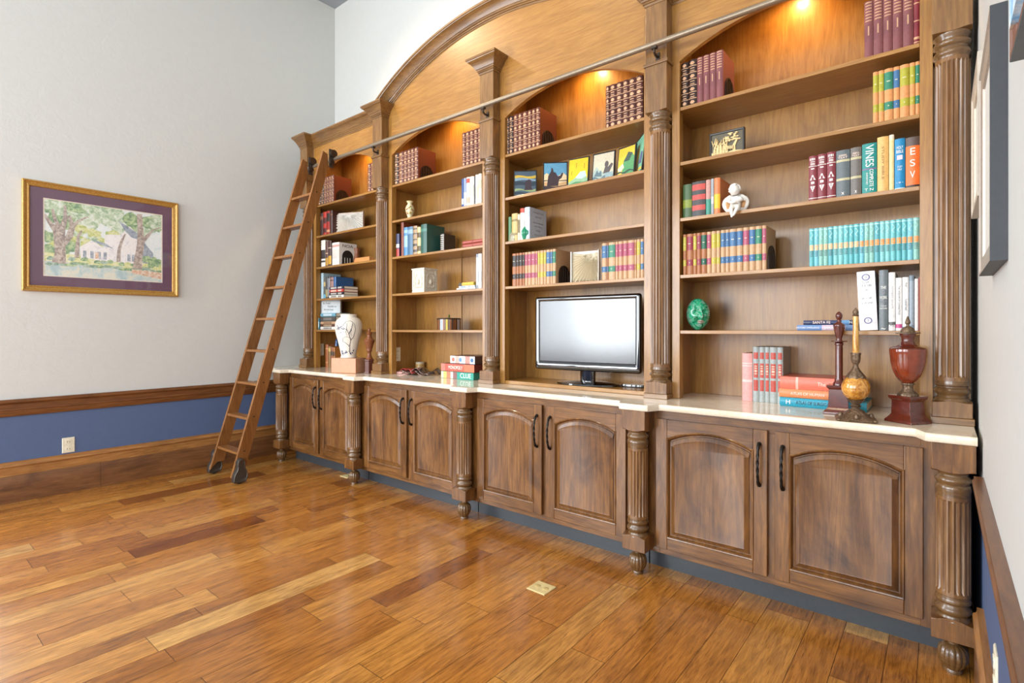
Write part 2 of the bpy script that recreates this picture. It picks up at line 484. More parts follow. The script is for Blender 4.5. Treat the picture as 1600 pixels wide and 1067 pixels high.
# ---- base cabinets
def offset_loop(pts, d):
    n = len(pts); out = []
    for i in range(n):
        p0, p1, p2 = Vector(pts[i - 1]), Vector(pts[i]), Vector(pts[(i + 1) % n])
        e1 = (p1 - p0).normalized(); e2 = (p2 - p1).normalized()
        n1 = Vector((-e1.y, e1.x)); n2 = Vector((-e2.y, e2.x))
        b = (n1 + n2); b.normalize(); k = d / max(0.3, b.dot(n1))
        out.append((p1.x + b.x * k, p1.y + b.y * k))
    return out
def make_door(parent, x0, x1, z0, z1, yf, hinge_left):
    """Frame with an arched opening, a raised arched panel and a twisted iron pull."""
    ins = 0.062
    a, b = x0 + ins, x1 - ins; zl, zs, za = z0 + ins, z1 - 0.099, z1 - 0.052
    arch = arc_pts(a + 0.012, b - 0.012, zs, za, 18)
    mb = MB(); T = 0.021
    # frame: stiles, bottom rail, top rail following the arch
    mb.box(x0, a, yf, yf + T, z0, z1, 0); mb.box(b, x1, yf, yf + T, z0, z1, 0)
    mb.box(a, b, yf, yf + T, z0, zl, 1)
    up = [(a, zs)] + arch + [(b, zs)]
    mb.prism([(a, z1)] + up + [(b, z1)], yf, yf + T, 1)
    d = mb.build('door', [B_Z, B_X], parent, smooth=30, bevel=0.0025)
    op = [(a, zl), (b, zl), (b, zs)] + list(reversed(arch)) + [(a, zs)]
    mb = MB()
    loops = []
    for off, dep in ((-0.005, 0.001), (0.000, -0.004), (0.005, -0.002), (0.009, 0.009), (0.013, 0.015), (0.018, 0.015), (0.020, 0.011), (0.040, 0.002), (0.043, 0.003)):
        loops.append([(p[0], yf + dep, p[1]) for p in offset_loop(op, off)])
    mb.rings(loops, True, 0, False, True)
    mb.build('arched_panel', B_Z, d, smooth=25)
    # pull
    hx = (x1 - 0.034) if hinge_left else (x0 + 0.034)
    za_, zb_ = z1 - 0.066, z1 - 0.258
    mb = MB(); L = za_ - zb_
    pts = []
    for i in range(41):
        t = i / 40; s = sin(pi * t) ** 0.35
        pts.append((hx, yf - 0.004 - 0.030 * s, zb_ + L * t))
    mb.tube(pts, lambda t: 0.0062 if 0.12 < t < 0.88 else 0.0078, 10, 0, True,
            twist=lambda t, ang: 1 + (0.22 * cos(2 * ang + t * 34) if 0.2 < t < 0.8 else 0))
    for z in (za_, zb_): mb.ball((hx, yf - 0.004, z), 0.010, 0.007, 0.010, 0, 12, 8)
    mb.build('handle', M_IRON, d, smooth=50)
    return d
CAB_LABEL = ['stained base cabinet with two arched doors nearest the rolling ladder and blue wall',
             'stained base cabinet with two arched doors under the stacked board games',
             'stained base cabinet with two arched doors under the television',
             'stained base cabinet with two arched doors under the amber candle lamp']
for i in range(4):
    xa, xb = PIER[i] + 0.004, PIER[i + 1] - 0.004
    t = thing('base_cabinet', ((xa + xb) / 2, YBASE, 0), CAB_LABEL[i], 'cabinet', 'base cabinets')
    mb = MB()
    mb.box(xa, xb, YBASE + 0.02, 3.38, 0.135, 0.871, 0)
    mb.build('carcass', B_Z, t, smooth=0)
    mb = MB()
    xl, xr, xm = PIER[i] + 0.098, PIER[i + 1] - 0.098, (PIER[i] + PIER[i + 1]) / 2
    mb.box(xa, xl, YBASE, YBASE + 0.02, 0.112, 0.871, 0); mb.box(xr, xb, YBASE, YBASE + 0.02, 0.112, 0.871, 0)
    mb.box(xm - 0.03, xm + 0.03, YBASE, YBASE + 0.02, 0.16, 0.81, 0)
    mb.box(xl, xr, YBASE, YBASE + 0.02, 0.81, 0.871, 1); mb.box(xl, xr, YBASE, YBASE + 0.02, 0.112, 0.16, 1)
    mb.build('face_frame', [B_Z, B_X], t, smooth=0, bevel=0.001)
    mb = MB(); mb.box(xa, xb, 2.765, 2.785, 0.0, 0.135); mb.build('toe_kick', M_TOE, t, smooth=0)
    dz0, dz1 = 0.147, 0.828
    make_door(t, PIER[i] + 0.084, xm - 0.016, dz0, dz1, YBASE - 0.021, True)
    make_door(t, xm + 0.016, PIER[i + 1] - 0.09, dz0, dz1, YBASE - 0.021, False)

# ---- turned posts in front of the base cabinets
def flute(n, depth, sharp=0.55):
    def f(a, r, z):
        c = cos(n * a)
        return r - depth * max(0.0, (c + sharp) / (1 + sharp)) ** 0.7 if c > -sharp else r
    return f
def block(mb, cx, y0, y1, w, z0, z1, dome_lo=0.0, dome_hi=0.0, m=0):
    """Square turned block whose turned end leaves a curved shoulder on each face."""
    N = 8
    xs = [cx - w / 2 + w * i / N for i in range(N + 1)]
    per = [(x, y0) for x in xs] + [(cx + w / 2, y0 + (y1 - y0) * i / 5) for i in range(1, 6)] + [(x, y1) for x in reversed(xs[:-1])] + [(cx - w / 2, y1 + (y0 - y1) * i / 5) for i in range(1, 5)]
    cy = (y0 + y1) / 2
    def z_at(p, d):
        u = max(abs(p[0] - cx) / (w / 2), abs(p[1] - cy) / (w / 2))
        v = min(abs(p[0] - cx) / (w / 2), abs(p[1] - cy) / (w / 2))
        return d * (1 - min(1, v) ** 2)
    lo = [(x, y, z0 - z_at((x, y), dome_lo)) for x, y in per]
    hi = [(x, y, z1 + z_at((x, y), dome_hi)) for x, y in per]
    mb.rings([lo, hi], True, m, True, True)
def make_post(i, label):
    cx, cy = PIER[i], 2.619
    t = thing('turned_post', (cx, cy, 0), label, 'post', 'turned posts on the base cabinets', kind='thing')
    mb = MB(); block(mb, cx, 2.565, YBASE - 0.001, 0.130, 0.776, 0.8715, dome_lo=0.016); mb.build('upper_block', B_Z, t, smooth=30, bevel=0.002)
    mb = MB(); block(mb, cx, 2.565, YBASE - 0.001, 0.130, 0.132, 0.198, dome_hi=0.018); mb.build('lower_block', B_Z, t, smooth=30, bevel=0.002)
    mb = MB()
    ring_t = [(0.040, 0.772), (0.047, 0.768), (0.050, 0.760), (0.044, 0.752), (0.044, 0.748), (0.050, 0.742), (0.0555, 0.733), (0.0555, 0.727), (0.050, 0.719), (0.049, 0.714),
              (0.052, 0.711), (0.0545, 0.704), (0.0545, 0.690), (0.053, 0.684), (0.053, 0.668)]
    ring_b = [(0.053, 0.30), (0.052, 0.288), (0.0535, 0.284), (0.0555, 0.277), (0.0535, 0.270), (0.047, 0.266), (0.047, 0.258), (0.0555, 0.250), (0.0565, 0.241), (0.053, 0.232),
              (0.046, 0.226), (0.046, 0.220), (0.053, 0.212), (0.055, 0.204), (0.048, 0.198)]
    mb.lathe(ring_t, cx, cy, 40, 0); mb.build('turned_collar', T_D, t, smooth=50)
    mb = MB(); mb.lathe(ring_b, cx, cy, 40, 0); mb.build('turned_collar', T_D, t, smooth=50)
    mb = MB()
    prof = [(0.053, 0.669), (0.053, 0.657), (0.053, 0.650), (0.053, 0.48), (0.053, 0.318), (0.053, 0.311), (0.053, 0.299)]
    fl = flute(18, 0.0065)
    def rad(a, r, z):
        k = 1.0 if 0.317 < z < 0.651 else 0.0
        return r if k == 0 else fl(a, r, z)
    mb.lathe(prof, cx, cy, 108, 0, rad=rad)
    mb.build('fluted_shaft', T_Z, t, smooth=28)
    mb = MB()
    foot = [(0.020, 0.133), (0.026, 0.128), (0.026, 0.121), (0.018, 0.115), (0.018, 0.109), (0.030, 0.104), (0.043, 0.092), (0.048, 0.074), (0.047, 0.056), (0.041, 0.036), (0.031, 0.021),
            (0.026, 0.014), (0.029, 0.009), (0.028, 0.0)]
    def frad(a, r, z): return r * (1 - (0.075 * max(0, cos(14 * a)) if 0.02 < z < 0.106 else 0))
    mb.lathe(foot, cx, cy, 84, 0, rad=frad)
    mb.build('bun_foot', T_D, t, smooth=40)
for i, l in enumerate(['turned fluted post at the counter end beside the blue wall and ladder',
                       'turned fluted post between the ladder bay cabinet and the board game cabinet',
                       'turned fluted post between the board game cabinet and the television cabinet',
                       'turned fluted post between the television cabinet and the candle lamp cabinet',
                       'turned fluted post on the base cabinets against the right wall']): make_post(i, l)

# ---- stone counter with clipped projections at the posts
g = NT('cream_marble')
f1 = g.noise(g.pos(), 5, 6, 0.6, 1.0); f2 = g.noise(g.pos(), 60, 3)
c = g.ramp(f1, [(0.3, srgb('#e2d2b8')), (0.55, srgb('#eee2cd')), (0.75, srgb('#f4ecde'))])
c = g.mix(0.25, c, g.ramp(f2, [(0.4, (0.8, 0.75, 0.68)), (0.6, (1, 1, 1))]), 'MULTIPLY')
g.p(Base_Color=c, Roughness=0.07); MARBLE = g.m
def counter_line(o):
    y0, yb = 2.637, 2.556
    pts = [(WALL_L + 0.003, y0 - o)]
    for k, p in enumerate(PIER):
        pts += [(p - 0.125, y0 - o), (p - 0.113, y0 - 0.006 - o), (p - 0.082, yb + 0.006 - o), (p - 0.07, yb - o)]
        if k < 4: pts += [(p + 0.07, yb - o), (p + 0.082, yb + 0.006 - o), (p + 0.113, y0 - 0.006 - o), (p + 0.125, y0 - o)]
        else: pts += [(0.100, yb - o)]
    return [(max(x, WALL_L + 0.003), y) for x, y in pts]
mb = MB(); loops = []
for o, z in ((-0.02, 0.8725), (-0.004, 0.8725), (0.0, 0.877), (0.001, 0.882), (0.002, 0.889), (0.002, 0.896), (0.0, 0.902), (-0.004, CT)):
    L = [(x, y, z) for x, y in counter_line(o)]
    loops.append(L + [(0.100, 3.40, z), (WALL_L + 0.003, 3.40, z)])
mb.rings(loops, True, 0, True, True)
o = mb.build('countertop', MARBLE, None, loc=(-2.6, 2.64, 0.8725), smooth=30)
tag(o, 'long cream polished stone countertop running along the base cabinets', 'countertop')

# ---- upper bookcases
ARCH_CX, ARCH_CZ, ARCH_R = PIER[2], 1.235, 2.345
def tymp_z(x): return ARCH_CZ + sqrt(max(0, ARCH_R ** 2 - (x - ARCH_CX) ** 2))
ZVAL = 3.15
UNIT_LABEL = ['tall arched bookcase section behind the rolling ladder', 'tall arched bookcase section above the stacked board games',
              'tall arched bookcase section holding the television', 'tall arched bookcase section behind the amber candle lamp']
for i in range(4):
    pa, pb = PIER[i], PIER[i + 1]
    t = thing('bookcase', ((pa + pb) / 2, YF, CT), UNIT_LABEL[i], 'bookcase', 'arched bookcase sections')
    xa, xb = pa + 0.054, pb - 0.054
    sa, sb = pa + 0.108, pb - 0.108
    bt = 3.19
    for s0, s1 in ((xa - 0.02, xa), (xb, xb + 0.02)):
        mb = MB(); mb.box(s0, s1, YF + 0.05, YB, CT + 0.001, bt); mb.build('side_panel', W_Z, t, smooth=0)
    if i == 1:                                  # this back is two boards with an open joint low down
        xj = -3.198
        mb = MB(); mb.box(xa - 0.02, xj - 0.005, YB, YB + 0.02, CT + 0.001, bt); mb.build('back_panel', W_Z, t, smooth=0)
        mb = MB(); mb.prism([(xj + 0.005, CT + 0.001), (xb + 0.02, CT + 0.001), (xb + 0.02, bt), (xj - 0.005, bt), (xj - 0.005, 1.93), (xj + 0.005, 1.91)], YB, YB + 0.02); mb.build('back_panel', W_Z, t, smooth=0)
        mb = MB(); mb.box(xj - 0.02, xj + 0.02, YB + 0.021, YB + 0.03, CT + 0.001, 1.95); mb.build('joint_backing', M_DARK, t, smooth=0)
    else:
        mb = MB(); mb.box(xa - 0.02, xb + 0.02, YB, YB + 0.02, CT + 0.001, bt); mb.build('back_panel', W_Z, t, smooth=0)
    mb = MB(); mb.box(xa - 0.02, xb + 0.02, YF + 0.03, YB + 0.02, bt, bt + 0.02); mb.build('top_panel', W_X, t, smooth=0)
    for s0, s1 in ((pa + 0.063, sa), (sb, pb - 0.063)):
        mb = MB(); mb.box(s0, s1, YF, YF + 0.05, CT + 0.001, ZVAL); mb.build('stile', W_Z, t, smooth=0, bevel=0.001)
    mb = MB()
    arch = arc_pts(sa, sb, SPRING, APEX, 40)
    mb.prism([(sa, ZVAL)] + arch + [(sb, ZVAL)], YF, YF + 0.028); mb.build('arched_valance', W_X, t, smooth=30)
    for z in (SHELF if i != 2 else SHELF[1:]):
        mb = MB(); mb.box(xa + 0.001, xb - 0.001, YF + 0.052, YB - 0.001, z - 0.019, z); mb.box(sa + 0.001, sb - 0.001, YF + 0.004, YF + 0.053, z - 0.019, z)
        mb2 = MB()
        mb2.slab([(sa + 0.001, YF + 0.004), (sb - 0.001, YF + 0.004), (sb - 0.001, YF + 0.052), (xb - 0.001, YF + 0.052), (xb - 0.001, YB - 0.001), (xa + 0.001, YB - 0.001),
                  (xa + 0.001, YF + 0.052), (sa + 0.001, YF + 0.052)], z - 0.019, z)
        mb2.build('shelf', W_X, t, smooth=0, bevel=0.0015)
    if i == 2:
        mb = MB(); mb.slab([(sa + 0.001, YF + 0.004), (sb - 0.001, YF + 0.004), (sb - 0.001, YF + 0.052), (xb - 0.001, YF + 0.052), (xb - 0.001, YB - 0.001), (xa + 0.001, YB - 0.001),
                            (xa + 0.001, YF + 0.052), (sa + 0.001, YF + 0.052)], CT + 0.001, 0.930)
        mb.build('base_board', W_X, t, smooth=0, bevel=0.002)
    # puck light under the top
    cx = (pa + pb) / 2
    p = thing('puck_light', (cx, 3.12, bt - 0.02), 'small round warm puck light glowing under the arch of the ' + BAY[i], 'light', 'puck lights under the arches')
    mb = MB(); mb.lathe([(0.03, bt - 0.018), (0.035, bt - 0.016), (0.036, bt - 0.0005)], cx, 3.12, 24); mb.build('housing', M_IRON, p, smooth=40)
    mb = MB(); mb.lathe([(0.001, bt - 0.0205), (0.02, bt - 0.0205), (0.029, bt - 0.0185)], cx, 3.12, 24); mb.build('lens', M_LAMP, p, smooth=40)
    l = spot('puck_glow', (cx, 3.12, bt - 0.024), (cx, 3.14, 2), 46, (1.0, 0.57, 0.19), 170, 0.8, 0.03)

# ---- engaged fluted columns with pilaster and crown cap
CROWN = [(0.0, 0.0), (0.004, 0.0), (0.006, 0.012), (0.012, 0.014), (0.012, 0.022), (0.018, 0.026), (0.020, 0.036), (0.024, 0.038), (0.031, 0.050), (0.046, 0.070), (0.060, 0.084),
         (0.068, 0.088), (0.070, 0.094), (0.075, 0.096), (0.076, 0.110), (0.0, 0.110)]
ZC = 3.148
def make_column(i, label):
    cx, cy = PIER[i], 2.911
    t = thing('fluted_column', (cx, cy, CT), label, 'column', 'fluted columns between the bookcase sections', kind='thing')
    yb = YF - 0.0005
    mb = MB(); mb.box(cx - 0.071, cx + 0.071, 2.838, yb, CT + 0.0005, CT + 0.028); mb.build('plinth', PIL_X, t, smooth=0, bevel=0.002)
    mb = MB(); block(mb, cx, 2.845, yb, 0.130, CT + 0.028, 0.985, dome_hi=0.016); mb.build('base_block', T_Z, t, smooth=30, bevel=0.002)
    mb = MB(); mb.box(cx - 0.0625, cx + 0.0625, 2.968, 2.974, CT + 0.0005, 2.545); mb.build('backing_board', W_Z, t, smooth=0)
    def hl(mb, prof, segs, rad=None):
        loops = []
        for r, z in prof:
            L = []
            for j in range(segs + 1):
                a = pi + pi * j / segs
                rr = rad(a, r, z) if rad else r
                L.append((cx + rr * cos(a), cy + rr * sin(a), z))
            loops.append(L + [(cx + r, cy + 0.055, z), (cx - r, cy + 0.055, z)])
        mb.rings(loops, True, 0, True, True)
    base = [(0.055, 0.986), (0.060, 0.992), (0.061, 1.000), (0.055, 1.010), (0.049, 1.014), (0.049, 1.024), (0.056, 1.030), (0.061, 1.040), (0.056, 1.050), (0.051, 1.053), (0.051, 1.060),
            (0.057, 1.064), (0.0575, 1.074), (0.056, 1.082)]
    mb = MB(); hl(mb, base, 30); mb.build('turned_base', T_D, t, smooth=50)
    fl = flute(20, 0.0075)
    mb = MB()
    hl(mb, [(0.056, 1.082), (0.056, 1.098), (0.056, 1.106), (0.056, 1.6), (0.056, 2.0), (0.056, 2.412), (0.056, 2.42), (0.056, 2.436)], 80, lambda a, r, z: fl(a + pi / 20, r, z) if 1.10 < z < 2.415 else r)
    mb.build('fluted_shaft', T_Z, t, smooth=28)
    cap = [(0.056, 2.436), (0.057, 2.446), (0.062, 2.450), (0.063, 2.458), (0.061, 2.466), (0.054, 2.470), (0.053, 2.484), (0.061, 2.490), (0.0635, 2.499), (0.061, 2.507), (0.055, 2.511),
           (0.056, 2.52), (0.063, 2.530), (0.064, 2.545)]
    mb = MB(); hl(mb, cap, 30); mb.build('turned_capital', T_D, t, smooth=50)
    mb = MB(); block(mb, cx, 2.845, yb, 0.130, 2.548, 2.800, dome_lo=0.014); mb.build('impost_block', PIL_Z, t, smooth=30, bevel=0.002)
    mb = MB(); mb.box(cx - 0.073, cx + 0.073, 2.837, yb, 2.800, 2.818); mb.build('ledge', PIL_X, t, smooth=0, bevel=0.003)
    mb = MB(); mb.box(cx - 0.064, cx + 0.064, 2.850, yb, 2.818, ZC + 0.109); mb.build('pilaster', PIL_Z, t, smooth=0, bevel=0.002)
    x0, x1, yf = cx - 0.064, cx + 0.064, 2.850
    lx = 1 if i > 0 else 0.55
    rx = 1 if i < 4 else 0.2
    mb = MB()
    mb.rings([[(x0 - o * lx, yb, ZC + z), (x0 - o * lx, yf - o, ZC + z), (x1 + o * rx, yf - o, ZC + z), (x1 + o * rx, yb, ZC + z)] for o, z in CROWN], False, 0)
    o_ = 0.076
    mb.quad((x0 - o_ * lx, yb, ZC + 0.11), (x0 - o_ * lx, yf - o_, ZC + 0.11), (x1 + o_ * rx, yf - o_, ZC + 0.11), (x1 + o_ * rx, yb, ZC + 0.11))
    mb.build('crown_cap', PIL_X, t, smooth=28)
for i, l in enumerate(['fluted column with crown cap standing at the ladder end of the bookcase', 'fluted column with crown cap between the ladder bay and board game bay',
                       'fluted column with crown cap between the board game bay and television', 'fluted column with crown cap between the television and candle lamp bay',
                       'fluted column at the right wall beside the dark framed pictures']): make_column(i, l)

# ---- straight cornices over the outer bays and the great arched pediment over the two middle bays
def cornice(i, label):
    xa, xb = PIER[i] + 0.142, PIER[i + 1] - 0.142
    t = thing('cornice', ((xa + xb) / 2, YF, ZVAL), label, 'cornice', 'straight cornices', kind='thing')
    mb = MB(); mb.box(PIER[i] + 0.03, PIER[i + 1] - 0.03, YF, YF + 0.028, ZVAL, ZC + 0.11); mb.build('frieze_board', W_X, t, smooth=0)
    mb = MB()
    sc = 0.98
    mb.rings([[(PIER[i] + 0.0645, YF - o * sc, ZC + z - 0.002) for o, z in CROWN], [(PIER[i + 1] - 0.0645, YF - o * sc, ZC + z - 0.002) for o, z in CROWN]], True, 0, True, True)
    mb.build('crown_moulding', PIL_X, t, smooth=28)
cornice(0, 'straight wooden crown cornice over the ladder bay'); cornice(3, 'straight wooden crown cornice over the candle lamp bay')
t = thing('arched_pediment', (ARCH_CX, YF, ZVAL), 'great arched wooden pediment spanning the board game and television bays', 'pediment', kind='thing')
xa, xb = PIER[1] + 0.03, PIER[3] - 0.03
N = 64
arc = [(xa + (xb - xa) * k / N, tymp_z(xa + (xb - xa) * k / N)) for k in range(N + 1)]
mb = MB(); mb.prism([(xb, ZVAL), (xa, ZVAL)] + arc, YF, YF + 0.028); mb.build('tympanum_panel', W_X, t, smooth=30)
mb = MB(); loops = []
a_end = math.asin((xb + 0.036 - ARCH_CX) / ARCH_R)
for k in range(N + 1):
    a = -a_end + 2 * a_end * k / N
    L = []
    for o, z in CROWN:
        r = ARCH_R - 0.012 + z * 0.98
        x, zz = ARCH_CX + r * sin(a), ARCH_CZ + r * cos(a)
        L.append((x, YF - o * 1.15, max(zz, ZC + 0.1105) if k in (0, N) else zz))
    loops.append(L)
mb.rings(loops, True, 0, True, True); mb.build('crown_moulding', PIL_X, t, smooth=28)

# ---- library rail with brackets
RAIL_Y, RAIL_Z = 2.800, 2.893
M_RAIL = mat('antique_bronze_rail', '#8a7c6a', 0.38, 0.55)
M_BRZ = mat('dark_bronze', '#4a4038', 0.42, 0.8)
t = thing('library_rail', (-2.5, RAIL_Y, RAIL_Z), 'long round metal ladder rail running across the front of the bookcase', 'rail')
mb = MB(); mb.tube([(-5.0, RAIL_Y, RAIL_Z), (-2.5, RAIL_Y, RAIL_Z), (0.07, RAIL_Y, RAIL_Z)], 0.0165, 20); mb.build('rail_tube', M_RAIL, t, smooth=60)
for p in PIER:
    bx = p + 0.012
    mb = MB()
    mb.tube([(bx, 2.849, RAIL_Z - 0.055), (bx, 2.815, RAIL_Z - 0.055), (bx, RAIL_Y, RAIL_Z - 0.045), (bx, RAIL_Y, RAIL_Z - 0.012)], 0.007, 10)
    mb.box(bx - 0.012, bx + 0.012, 2.845, 2.8495, RAIL_Z - 0.085, RAIL_Z - 0.03)
    mb.box(bx - 0.016, bx + 0.016, RAIL_Y - 0.012, RAIL_Y + 0.012, RAIL_Z - 0.026, RAIL_Z - 0.014)
    mb.build('rail_bracket', M_BRZ, t, smooth=40)

# ---- rolling ladder: tapered, leaning on the rail
LB, LT = Vector((-5.05, 1.955, 0.05)), Vector((-4.80, 2.69, 2.942))
RB, RT = Vector((-4.627, 1.955, 0.05)), Vector((-4.442, 2.69, 2.944))
t = thing('rolling_ladder', (-4.84, 2.0, 0), 'brown wooden rolling library ladder leaning on the rail by the corner', 'ladder')
lean = (LT - LB); depth_v = Vector((0, 0.098, 0)); thick = 0.026
M_LHW = mat('ladder_iron', '#55504a', 0.4, 0.7)
def stile(b, tp, sgn):
    d = (tp - b)
    tx = Vector((thick, 0, 0))
    mb = MB()
    def ring(p, dy, cut=0): return [p - tx / 2, p + tx / 2, p + tx / 2 + Vector((0, dy, cut)), p - tx / 2 + Vector((0, dy, cut))]
    mb.rings([ring(b + Vector((0, 0, 0)), 0.060, 0.06), ring(b + d * 0.022, 0.098, 0.0), ring(b + d * 0.5, 0.098), ring(b + d * 0.955, 0.094), ring(tp, 0.045, -0.02)], True, 0, True, True)
    for k in range(9):
        u = 0.0693 + 0.0992 * k
        c = b + d * u + Vector((sgn * (thick / 2 + 0.0008), 0.05, 0.012))
        mb.box(c.x - 0.0012, c.x + 0.0012, c.y - 0.008, c.y + 0.008, c.z - 0.006, c.z + 0.006, 1)
    return mb.build('stile', [LAD, mat('wood_plug', '#4a2a12', 0.5)], t, smooth=30, bevel=0.003)
stile(LB, LT, -1); stile(RB, RT, 1)
for k in range(9):
    u = 0.0693 + 0.0992 * k
    l, r = LB + (LT - LB) * u, RB + (RT - RB) * u
    mb = MB()
    x0, x1 = l.x + thick / 2 - 0.002, r.x - thick / 2 + 0.002
    mb.box(x0, x1, l.y + 0.004, l.y + 0.092, l.z - 0.018, l.z + 0.004)
    mb.build('rung', LAD, t, smooth=0, bevel=0.003)
for tp, sg in ((LT, 1), (RT, 1)):
    # iron hook plate with a roller riding on the rail
    x = tp.x + 0.030
    mb = MB(); mb.prism([(0, 0)], 0, 0) if False else None
    mb = MB(); mb.box(x - 0.0035, x + 0.0035, 2.738, 2.782, 2.80, 2.972)
    hk = mb.build('hook_plate', M_LHW, t, smooth=0, bevel=0.001)
    mb = MB(); mb.tube([(x + 0.004, RAIL_Y - 0.025, RAIL_Z + 0.038), (x + 0.03, RAIL_Y - 0.025, RAIL_Z + 0.038)], 0.034, 18); mb.build('roller', M_BRZ, hk, smooth=40)
    mb = MB(); mb.tube([(x + 0.004, RAIL_Y - 0.04, RAIL_Z - 0.045), (x + 0.025, RAIL_Y - 0.04, RAIL_Z - 0.045)], 0.022, 16); mb.build('roller', M_BRZ, hk, smooth=40)
def wheel(xc, name, b):
    """Bean-shaped iron wheel housing with a wheel showing below."""
    cy, w = b.y + 0.055, 0.052
    mb = MB()
    out = []
    ctl = [(-0.048, 0.006), (-0.058, 0.035), (-0.052, 0.075), (-0.036, 0.105), (-0.030, 0.135), (-0.034, 0.165), (-0.028, 0.190), (-0.010, 0.203), (0.012, 0.198), (0.026, 0.178),
           (0.027, 0.152), (0.030, 0.125), (0.047, 0.092), (0.057, 0.055), (0.050, 0.022), (0.035, 0.006)]
    n = len(ctl)
    for k in range(n):                       # smooth the outline
        p0, p1, p2, p3 = [Vector(ctl[(k + q) % n]) for q in (-1, 0, 1, 2)]
        for s in range(4):
            u = s / 4
            out.append(0.5 * ((2 * p1) + (p2 - p0) * u + (2 * p0 - 5 * p1 + 4 * p2 - p3) * u * u + (3 * p1 - p0 - 3 * p2 + p3) * u ** 3))
    def loop(x, s): return [(x, cy + p.x * s + 0.012 * p.y / 0.2, 0.008 + (p.y - 0.09) * s + 0.09) for p in out]
    mb.rings([loop(xc - w / 2, 0.90), loop(xc - w / 2 + 0.004, 1.0), loop(xc + w / 2 - 0.004, 1.0), loop(xc + w / 2, 0.90), loop(xc + w / 2 - 0.004, 0.82)], True, 0, True, True)
    h = mb.build('wheel_housing', M_LHW, t, smooth=35)
    mb = MB(); mb.tube([(xc - 0.012, cy - 0.004, 0.034), (xc + 0.012, cy - 0.004, 0.034)], 0.034, 20); mb.build('wheel', mat('black_rubber', '#1a1a1a', 0.6), h, smooth=40)
wheel(RB.x + 0.040, 'wheel_housing', RB); wheel(LB.x - 0.040, 'wheel_housing', LB)

# ------------------------------------------------------------------ books
PAGES = mat('book_pages', '#e9dfc8', 0.8, var=0.12, scale=400)
GOLD = mat('gilt_lettering', '#c79c78', 0.45, 0.15)
def cloth(h, rough=0.38): return mat('book_' + h, h, rough, var=0.10, scale=90)

# spine styles: f(i, j, ni, nj) -> index into a colour list; rows count from the bottom
def st_plain(bands=()):
    """bands: (from, to, colour index) as fractions of the height."""
    def f(s, t):
        for a, b, k in bands:
            if a <= s < b: return k
        return 0
    return f
def st_script(*bands):
    """Lettering running along the middle of a flat spine: (from, to, colour index)."""
    def f(s, t):
        for a, b, k in bands:
            if a <= s < b and 0.25 < t < 0.75: return k if int(s * 60) % 3 else 0
        return 0
    return f
def st_ornate(s, t):
    """Gilt compartments: single lines with a medallion in every second one."""
    n = 7; u = (s * n) % 1; k = int(s * n); d = abs(t - 0.5)
    if u < 0.12: return 1 if d < 0.45 else 0
    if 0.25 < u < 0.80 and k % 2 == 0: return 1 if (abs(u - 0.52) / 0.30) ** 2 + (d / 0.26) ** 2 < 1 else 0
    return 1 if d < 0.30 and (0.30 < u < 0.40 or 0.66 < u < 0.76) else 0
def st_purple(s, t):
    d = abs(t - 0.5)
    if s > 0.64: return 1 if int(s * 56) % 3 == 0 and d < 0.42 - 0.12 * (int(s * 56) % 2) else 0
    if 0.40 < s < 0.56 and d < 0.07: return 1
    return 0
def st_label(s, t):
    if 0.60 < s < 0.93: return 2 if 0.75 < s < 0.775 and abs(t - 0.5) < 0.25 else 1
    if 0.22 < s < 0.36: return 2 if 0.28 < s < 0.30 and abs(t - 0.5) < 0.12 else 1
    return 0
def st_turq(s, t):
    d = abs(t - 0.5)
    if 0.42 < s < 0.56 and d < 0.44: return 1
    if 0.25 < s < 0.41 and d < 0.33 and int(s * 62) % 2 == 0: return 2
    if 0.93 < s < 0.96: return 3
    if 0.70 < s < 0.9 and abs(t - 0.55 - 0.2 * sin(s * 40)) < 0.09: return 3
    return 0
def st_maroon(s, t):
    d = abs(t - 0.5)
    if 0.90 < s < 0.95 and d < 0.35 and int(t * 12) % 2 == 0: return 1
    if 0.79 < s < 0.88 and d < 0.28 and int(s * 70) % 2 == 0: return 1
    if 0.70 < s < 0.73 and d < 0.2: return 1
    if 0.46 < s < 0.58: return 1 if d < (0.58 - s) * 2.6 + 0.02 and not (d < 0.08 and s < 0.53) else 0
    if 0.38 < s < 0.42: return 1 if d < 0.22 else 0
    if 0.20 < s < 0.33: return 1 if d < (s - 0.20) * 2.3 and not (d < 0.07 and s > 0.25) else 0
    if 0.12 < s < 0.13 or 0.05 < s < 0.06 or 0.765 < s < 0.775 or 0.62 < s < 0.63: return 1
    return 0
def st_redpanel(s, t):
    d = abs(t - 0.5)
    if d > 0.40: return 0
    if 0.78 < s < 0.90 or 0.44 < s < 0.70 or 0.20 < s < 0.40: return 2 if (0.5 < s < 0.66 and int(s * 40) % 2 == 0 and d < 0.25) else 1
    return 0

